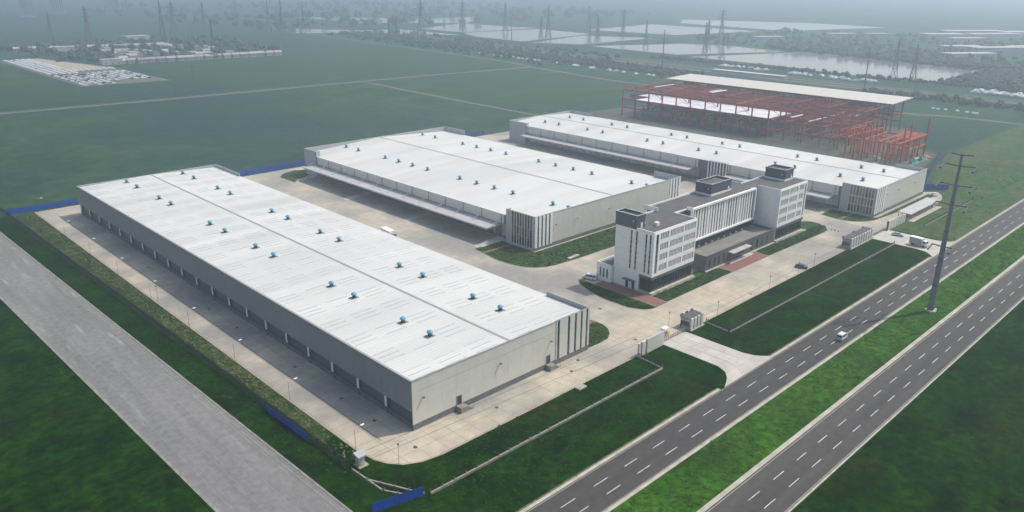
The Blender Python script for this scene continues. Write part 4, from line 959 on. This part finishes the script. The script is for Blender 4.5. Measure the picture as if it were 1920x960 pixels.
# woodland masses and hedges
def blob(mb, x, y, s, h, rng):
    for _ in range(4):
        cx, cy, cz = x+rng.uniform(-.5,.5)*s, y+rng.uniform(-.5,.5)*s, h*rng.uniform(.35,.8)
        r = s*rng.uniform(.32,.55); vv = []
        for k in range(3):
            el = (-.7, .1, .8)[k]
            for i in range(5):
                a = 2*math.pi*(i+.5*k)/5; q = r*rng.uniform(.7,1.25)
                vv.append((cx+q*math.cos(a)*math.cos(el), cy+q*math.sin(a)*math.cos(el), cz+q*math.sin(el)))
        vv.append((cx, cy, cz+r*1.1)); fs = []
        for k in range(2):
            for i in range(5): fs += [(k*5+i, k*5+(i+1)%5, (k+1)*5+i), (k*5+(i+1)%5, (k+1)*5+(i+1)%5, (k+1)*5+i)]
        fs += [(10+i, 10+(i+1)%5, 15) for i in range(5)]
        mb.add(vv, fs)
rng = random.Random(5)
wood = MB()
def scatter(n, fx, fy, s0, s1):
    for _ in range(n):
        x, y = fx(), fy(); x = x(y) if callable(x) else x
        s = rng.uniform(s0, s1); blob(wood, x, y, s, s*rng.uniform(.8,1.2), rng)
U = rng.uniform
scatter(900, lambda: (lambda y: U(712, 765)+max(0,(y-500))*.10), lambda: U(480, 1250), 2, 4.5)
scatter(260, lambda: (lambda y: U(700, 860)+(y-800)*.12), lambda: U(640, 1250), 3, 6)
scatter(260, lambda: U(868, 882), lambda: U(180, 640), 2, 4)
scatter(900, lambda: U(870, 1040), lambda: U(100, 278), 3, 6)
scatter(420, lambda: (lambda y: 1045+(y-300)*.26+abs(rng.gauss(0, 40))), lambda: U(200, 600), 4, 8)
scatter(260, lambda: U(1130, 1560), lambda: U(350, 800), 4, 8)
scatter(300, lambda: U(1050, 2200), lambda: U(100, 420), 4, 9)
scatter(300, lambda: U(700, 1900), lambda: U(1350, 2600), 7, 16)
scatter(160, lambda: U(270, 560), lambda: U(985, 1290), 4, 9)
scatter(120, lambda: U(226, 500), lambda: U(1215, 1260), 4, 8)
scatter(150, lambda: U(740, 765), lambda: U(100, 300), 2, 5)
stuff('woodland', wood, 'tree', 'far hazy belts of trees around the ponds and roads', 'woodland')
# lattice pylons
def lattice(h, w):
    body = MB(); lv = [0, .28, .5, .68, .82, 1.0]; ws = [w, w*.62, w*.38, w*.24, w*.18, w*.06]
    for k in range(5):
        c0 = [(sx*ws[k]/2, sy*ws[k]/2, lv[k]*h) for sx, sy in ((-1,-1),(1,-1),(1,1),(-1,1))]
        c1 = [(sx*ws[k+1]/2, sy*ws[k+1]/2, lv[k+1]*h) for sx, sy in ((-1,-1),(1,-1),(1,1),(-1,1))]
        for i in range(4):
            body.bar(c0[i], c1[i], .75); body.bar(c0[i], c1[(i+1)%4], .42); body.bar(c0[(i+1)%4], c1[i], .42); body.bar(c1[i], c1[(i+1)%4], .42)
    arms = []
    for z, L in ((.70, 9), (.80, 7.5), (.90, 6)):
        a = MB()
        for s in (-1, 1): a.bar((0, 0, z*h-.6), (s*L, 0, z*h+.3), .55).bar((0, 0, z*h+1.4), (s*L, 0, z*h+.3), .45).bar((s*(L-.2), 0, z*h+.3), (s*(L-.2), 0, z*h-2.2), .3)
        arms.append(a)
    return body, arms
pyl = [((875,325),42,'lattice pylon nearest the right end of the large pond'),((881,308),37,'second lattice pylon just right of the first at the pond bank'),((914,583),45,'lattice pylon at the left end of the large pond'),
 ((915,556),32,'shorter lattice pylon beside the pond left end pylon'),((1005,841),44,'lattice pylon in front of the middle fish ponds'),((979,835),28,'short lattice pylon just left of the middle pond pylon'),
 ((996,1162),57,'tall lattice pylon standing alone over the left ponds'),((852,1102),61,'tallest hazy lattice pylon left of the ponds'),((753,1036),41,'darker lattice pylon at the left edge of the tree belt'),
 ((715,1003),38,'lattice pylon just left of the darker tree belt pylon'),((948,912),40,'thin lattice pylon behind the dark single pole'),((1061,1114),53,'faint tall lattice pylon far behind the ponds'),
 ((982,928),55,'faint lattice pylon right of the dark single pole'),((1017,1242),30,'small faint lattice pylon on the far pond bank'),((986,731),40,'faint lattice pylon above the right tree belt'),
 ((699,1297),58,'tall lattice pylon in the haze left of centre'),((713,1372),55,'faint lattice pylon behind the tall one left of centre'),((728,1275),49,'lattice pylon right of the tall one left of centre'),
 ((430,975),46,'lattice pylon standing by the far village'),((458,1204),62,'very tall faint lattice pylon behind the far village'),((324,1253),49,'faint lattice pylon above the far car park')]
pyl += [((640,1480),50,'faint pylon far behind the left tree line'),((1120,880),46,'faint pylon over the middle fish ponds'),((1240,760),50,'faint pylon beyond the large pond'),((560,1420),55,'faint pylon left of the tall pylon group'),((395,1330),52,'faint pylon above the far village'),((300,1500),58,'faint pylon at the top left above the car park'),((1010,640),44,'pylon on the dyke between the ponds'),((1180,1010),48,'faint pylon behind the middle ponds')]
lb, la = lattice(50, 9.5)
lbm = lb.mesh('tower_body', M['lattice']); lam = [a.mesh('crossarm', M['lattice']) for a in la]
for k, ((x, y), h, l) in enumerate(pyl):
    t = thing('lattice_pylon', l, 'pylon', (x, y, 0), R(20 if y < 700 else -35)+.1*k, 'far lattice pylons'); t.scale = (h/50*.9,)*2+(h/50,)
    link('tower_body', lbm, t)
    for a in lam: link('crossarm', a, t)
for (x, y), h, l in (((774,313),38,'slim steel pole rising behind the right end of the cream roof'),((692,490),50,'tall slim steel pole left behind the steel frame'),((910,941),38,'dark slim steel pole before the left ponds'),((329,801),19,'short pale pole in the field before the far village'),((760,262),22,'slender lamp mast by the far highway right of the pylons'),((772,226),22,'slender lamp mast at the far highway bend')):
    t = thing('steel_pole', l, 'pole', (x, y, 0), 0, 'far slim steel poles')
    lpart('shaft', MB().tube((0,0,0), (0,0,h), .75 if h > 30 else .3, .35 if h > 30 else .15, 8), 'lattice', t)
    if h > 30:
        for z in (.72, .82, .92): lpart('crossarm', MB().bar((-3.4,1.5,z*h),(3.4,-1.5,z*h),.35), 'lattice', t)
# far village, pale blocks and towers
def house_mesh(w, d, h, flat):
    b = MB().box(-w/2, w/2, -d/2, d/2, 0, h)
    r = MB()
    if flat: r.box(-w/2-.2, w/2+.2, -d/2-.2, d/2+.2, h, h+.4)
    else: r.add([(-w/2-.4,-d/2-.4,h),(w/2+.4,-d/2-.4,h),(w/2+.4,d/2+.4,h),(-w/2-.4,d/2+.4,h),(-w/2-.4,0,h+2.2),(w/2+.4,0,h+2.2)], [(0,1,5,4),(2,3,4,5),(0,4,3),(1,2,5),(3,2,1,0)])
    win = MB()
    for k in range(3): win.box(-w/2+w*(k+.5)/3-.7, -w/2+w*(k+.5)/3+.7, -d/2-.05, -d/2, 1.0, 2.4)
    return b.mesh('wall', M['house']), r.mesh('roof', M['house_roof'] if not flat else M['canopy']), win.mesh('window', M['glass'])
hm = [house_mesh(10,7,4,False), house_mesh(14,8,4.5,True), house_mesh(22,10,6,True)]
def house(x, y, k, rz, label, group, sc=1.0):
    t = thing('house', label, 'house', (x, y, 0), rz, group); t.scale = (sc, sc, sc)
    for n, me in zip(('wall', 'roof', 'window'), hm[k]): link(n, me, t)
for x, y in [(273+7*i, 1222-2*i+rng.uniform(-3,3)) for i in range(26)]: house(x, y, 0, R(rng.uniform(-8,8)), (ORD+['twenty-first','twenty-second','twenty-third','twenty-fourth','twenty-fifth','twenty-sixth'])[round((x-273)/7)]+' small pale house from the left in the back row of the far village', 'back row of far village houses')
for x, y in [(322+11.2*i, 983-i*.8+rng.uniform(-2,2)) for i in range(18)]: house(x, y, 0, R(rng.uniform(-4,4)), ORD[round((x-322)/11.2)]+' low pale building from the left in the front row of the far village', 'front row of far village buildings')
for _ in range(46): house(rng.uniform(330,480), rng.uniform(1010,1190), rng.choice((0,0,1)), R(rng.choice((0,90))+rng.uniform(-6,6)), 'scattered pale house among the trees of the far village', 'scattered far village houses')
house(312, 985, 2, 0, 'white hall at the corner of the far village above the car park', 'far village halls'); house(310, 1163, 2, 0, 'long white hall at the left of the far village', 'far village halls', 1.3); house(445, 1277, 2, R(10), 'taller pale block behind the far village', 'far village halls', 1.6)
for (x, y, sx, sy, h), l in zip(((1568,504,90,30,9),(1640,455,110,30,9),(1690,500,120,30,10),(1310,398,60,22,8),(1330,352,90,24,8),(1390,332,60,20,8),(1440,628,70,22,8),(1478,600,60,22,8),(1267,685,50,18,7),(1199,353,70,20,7),(1750,420,120,36,10),(1500,450,60,20,8)),
    ('long pale shed in the hazy works at far right','second long pale shed right of the hazy works','rearmost pale shed of the hazy works','grey shed in front of the hazy works','wide grey shed in front of the hazy works','grey shed at the right frame edge','red-roofed shed beyond the large pond','second red-roofed shed beyond the large pond','pale shed beyond the left half of the large pond','low shed near the right tip of the large pond','biggest pale shed at the far right edge','small shed left of the hazy works')):
    t = thing('far_shed', l, 'shed', (x, y, 0), R(-35), 'far hazy sheds')
    lpart('wall', MB().box(-sx/2, sx/2, -sy/2, sy/2, 0, h), 'house', t)
    lpart('roof', MB().prism([(-sx/2-.5,-sy/2-.5),(sx/2+.5,-sy/2-.5),(sx/2+.5,sy/2+.5),(-sx/2-.5,sy/2+.5)], h, h+.6), 'house_roof' if 'red-roofed' in l else 'canopy', t)
for (x, y, l) in ((519,2163,'leftmost faint tower block in the haze'),(611,2262,'second faint tower block from the left in the haze'),(718,2192,'third faint tower block from the left in the haze'),(470,2300,'faint tower block at the top left corner')):
    t = thing('tower_block', l, 'tower block', (x, y, 0), R(-12), 'faint tower blocks')
    lpart('wall', MB().box(-15, 15, -12, 12, 0, 92), 'house', t); lpart('roof', MB().box(-15.6, 15.6, -12.6, 12.6, 92, 93), 'canopy', t)
    for k in range(6): lpart('window_band', MB().box(-12+k*4.4, -10+k*4.4, -12.2, -12, 4, 88), 'glass_grey', t)
# far car park
struct('car_park', MB().sheet([(224,1114),(226,806),(306,800),(304,955),(268,1112)], .05), 'dirt')
struct('sand_lot', MB().sheet([(256,945),(298,962),(268,1105),(245,1108)], .06), 'sand')
def small_car(b):
    b.box(-2.1, 2.1, -.85, .85, .25, .85); b.add([(-1.5,-.8,.85),(1.0,-.8,.85),(1.0,.8,.85),(-1.5,.8,.85),(-1.1,-.68,1.42),(.3,-.68,1.42),(.3,.68,1.42),(-1.1,.68,1.42)], [(4,5,6,7),(0,1,5,4),(1,2,6,5),(2,3,7,6),(3,0,4,7)])
spots = []
for i in range(12):
    x = 231+i*6.1
    y = 809.0
    while y < (1100 if x < 256 else 950):
        gap = (x > 256 and int(y/26) % 4 == 3) or rng.random() < .14
        if not gap: spots.append((x+rng.uniform(-.2,.2), y))
        y += 3.4 if x > 256 else 4.2
spots.sort(key=lambda p: p[0]**2+p[1]**2)
cme = []
for mm in ('carwhite', 'carwhite', 'carwhite', 'carsilver', 'cardark', 'carred'):
    b = MB(); small_car(b); cme.append(b.mesh('parked_car', M[mm]))
rest = MB()
for k, (x, y) in enumerate(spots):
    if k < 230:
        o = link('parked_car', cme[rng.choice((0,1,2,2,3,4)) if not (905 < y < 925) else 5], None, (x, y, .05)); tag(o, 'tiny car parked in the near rows of the far car park', 'car', 'cars in the near rows of the far car park')
    else:
        b = MB(); small_car(b); rest.add([(p[0]+x, p[1]+y, p[2]+.05) for p in b.v], b.f)
stuff('parked_cars', rest, 'carwhite', 'mass of white cars filling the far car park', 'cars')
for k in range(46):
    y = rng.choice((rng.uniform(330,430), rng.uniform(455,525))); x = 830+(y-330)*.09+rng.choice((0,6,11))
    o = link('parked_car', cme[0], None, (x, y, .02)); o.rotation_euler.z = rng.uniform(0,3); o.scale = (1.7,1.7,1.7); tag(o, 'tiny white vehicle in the row before the large pond', 'car', 'white vehicles before the large pond')
for k in range(34):
    o = link('parked_car', cme[0], None, (rng.uniform(828,856), rng.uniform(185,236), .02)); o.rotation_euler.z = rng.uniform(0,3); o.scale = (1.7,1.7,1.7); tag(o, 'tiny white vehicle in the cluster at the right edge by the highway', 'car', 'white vehicles at the right edge')
for k in range(30):
    y = rng.uniform(500, 840); o = link('parked_car', cme[0], None, (700+(y-500)*.1+rng.uniform(-2,3), y, .02)); o.rotation_euler.z = rng.uniform(0,3); o.scale = (1.6,1.6,1.6); tag(o, 'tiny white vehicle along the tree belt left of the steel frame', 'car', 'white vehicles along the tree belt')
for k in range(7):
    o = link('parked_car', cme[0], None, (697+rng.uniform(-2,4), 188+6*k+rng.uniform(-4,4), .02)); o.scale = (1.1,1.1,1.1); tag(o, 'tiny white vehicle on the field track right of the cream roof', 'car', 'white vehicles on the right field track')
t = thing('low_shed', 'very long low white shed behind the cream roof', 'shed', (795,449,0)); part('wall', MB().box(791, 798, 405, 492, 0, 2.6), 'house', t); part('roof', MB().box(790.5, 798.5, 404.5, 492.5, 2.6, 2.9), 'roof', t)

# ---------------------------------------------------------------- weeds and shrubs
def tufts(n, fx, fy, s0, s1, mb, ok=None, z=0.0):
    for _ in range(n):
        x, y = fx(), fy()
        if ok and not ok(x, y): continue
        s = rng.uniform(s0, s1)
        for k in range(3):
            a = rng.uniform(0, math.pi); dx, dy = math.cos(a)*s*.5, math.sin(a)*s*.5; h = s*rng.uniform(.12, .3); lx, ly = -math.sin(a)*s*.55, math.cos(a)*s*.55
            mb.add([(x-dx, y-dy, z), (x+dx, y+dy, z), (x+dx*.7+lx, y+dy*.7+ly, z+h), (x-dx*.7+lx, y-dy*.7+ly, z+h*.8)], [(0,1,2,3)])
wd, dry, lw = MB(), MB(), MB()
tufts(2200, lambda: U(100, 420), lambda: U(67.4, 78.8), .3, .8, wd)
tufts(1500, lambda: U(76, 200), lambda: U(93, 117), .3, .7, lw, lambda x, y: not (163 < x < 190))
tufts(900, lambda: U(190, 336), lambda: U(93, 116), .3, .6, lw, lambda x, y: not (312 < x < 340))
tufts(500, lambda: U(338, 520), lambda: U(92, 140), .4, 1.0, wd, lambda x, y: y < 112 or (x > 415 and y < 130))
tufts(1000, lambda: U(69, 79.8), lambda: U(120, 380), .3, .8, lw)
tufts(1100, lambda: U(75.5, 79.8), lambda: U(130, 380), .3, .8, dry)
tufts(2500, lambda: U(74, 76.0), lambda: U(126, 380), .6, 1.2, lw, lambda x, y: x > lf(y)-.2 and x < lf(y)+1.6)
stuff('lawn_weeds', lw, 'weed_lawn', 'low dark weeds over the front lawns', 'weeds')
stuff('weeds', wd, 'weed', 'rough green weeds over verge and median', 'weeds')
stuff('dry_weeds', dry, 'weed_dry', 'yellowish weeds on the verge beside the dock yard', 'weeds')
sh, pale = MB(), MB()
def inpoly(x, y, P_):
    c = False
    for i in range(len(P_)):
        (x0, y0), (x1, y1) = P_[i], P_[i-1]
        if (y0 > y) != (y1 > y) and x < (x1-x0)*(y-y0)/(y1-y0)+x0: c = not c
    return c
i1 = [(194.5,166),(192,162),(190,156),(188.8,148),(189,140),(192,135),(195,134.5),(195,160)]
tufts(1500, lambda: U(188,196), lambda: U(134,167), .6, 1.4, sh, lambda x, y: inpoly(x, y, i1), .2)
tufts(500, lambda: U(188,196), lambda: U(134,167), .4, .9, pale, lambda x, y: inpoly(x, y, i1), .22)
i2 = [(190.5,215),(189,202),(190,192),(193,187),(200,184),(301,181.5),(301,196.5),(204,196.5),(203.8,215)]
tufts(2200, lambda: U(188,250), lambda: U(181,216), .5, 1.2, sh, lambda x, y: inpoly(x, y, i2) and not 209 < y < 211.5, .2)
tufts(260, lambda: U(188,250), lambda: U(181,216), .5, 1.3, pale, lambda x, y: inpoly(x, y, i2) and not 209 < y < 211.5, .22)
tufts(700, lambda: U(202,241), lambda: U(134.4,140), .4, 1.0, sh, None, .2); tufts(120, lambda: U(202,241), lambda: U(134.4,140), .4, .9, pale, None, .22)
tufts(800, lambda: U(268,320), lambda: U(134.2,139.4), .4, 1.0, sh, lambda x, y: x < 312 or y > 136, .2)
i3 = [(157.5,130),(165,130.3),(170,133.5),(171.6,138),(170,143),(166,145.5),(157.5,145.8)]
tufts(700, lambda: U(157,172), lambda: U(129.5,146), .5, 1.1, sh, lambda x, y: inpoly(x, y, i3) and not 139.3 < y < 141.5, .2)
tufts(160, lambda: U(157,172), lambda: U(129.5,138), .4, .9, pale, lambda x, y: inpoly(x, y, i3), .22)
stuff('shrubs', sh, 'weed', 'dark green ground cover on the grass islands', 'ground cover')
stuff('dry_shrubs', pale, 'weed_dry', 'pale dry plants dotted over the grass islands', 'ground cover')

# ---------------------------------------------------------------- haze
hz = MB().box(-1600, 9100, -1600, 9100, -1.0, 106.0)
hm_ = bpy.data.materials.new('haze'); hm_.use_nodes = True; nt = hm_.node_tree; nt.nodes.clear()
ho = nt.nodes.new('ShaderNodeOutputMaterial'); hv = nt.nodes.new('ShaderNodeVolumePrincipled')
hv.inputs['Color'].default_value = (.76, .88, 1.0, 1); hv.inputs['Density'].default_value = 4.3e-4; hv.inputs['Anisotropy'].default_value = 0.48
nt.links.new(hv.outputs[0], ho.inputs['Volume'])
M['haze'] = hm_
hzo = link('haze', hz.mesh('haze', hm_)); hzo['kind'] = 'stuff'
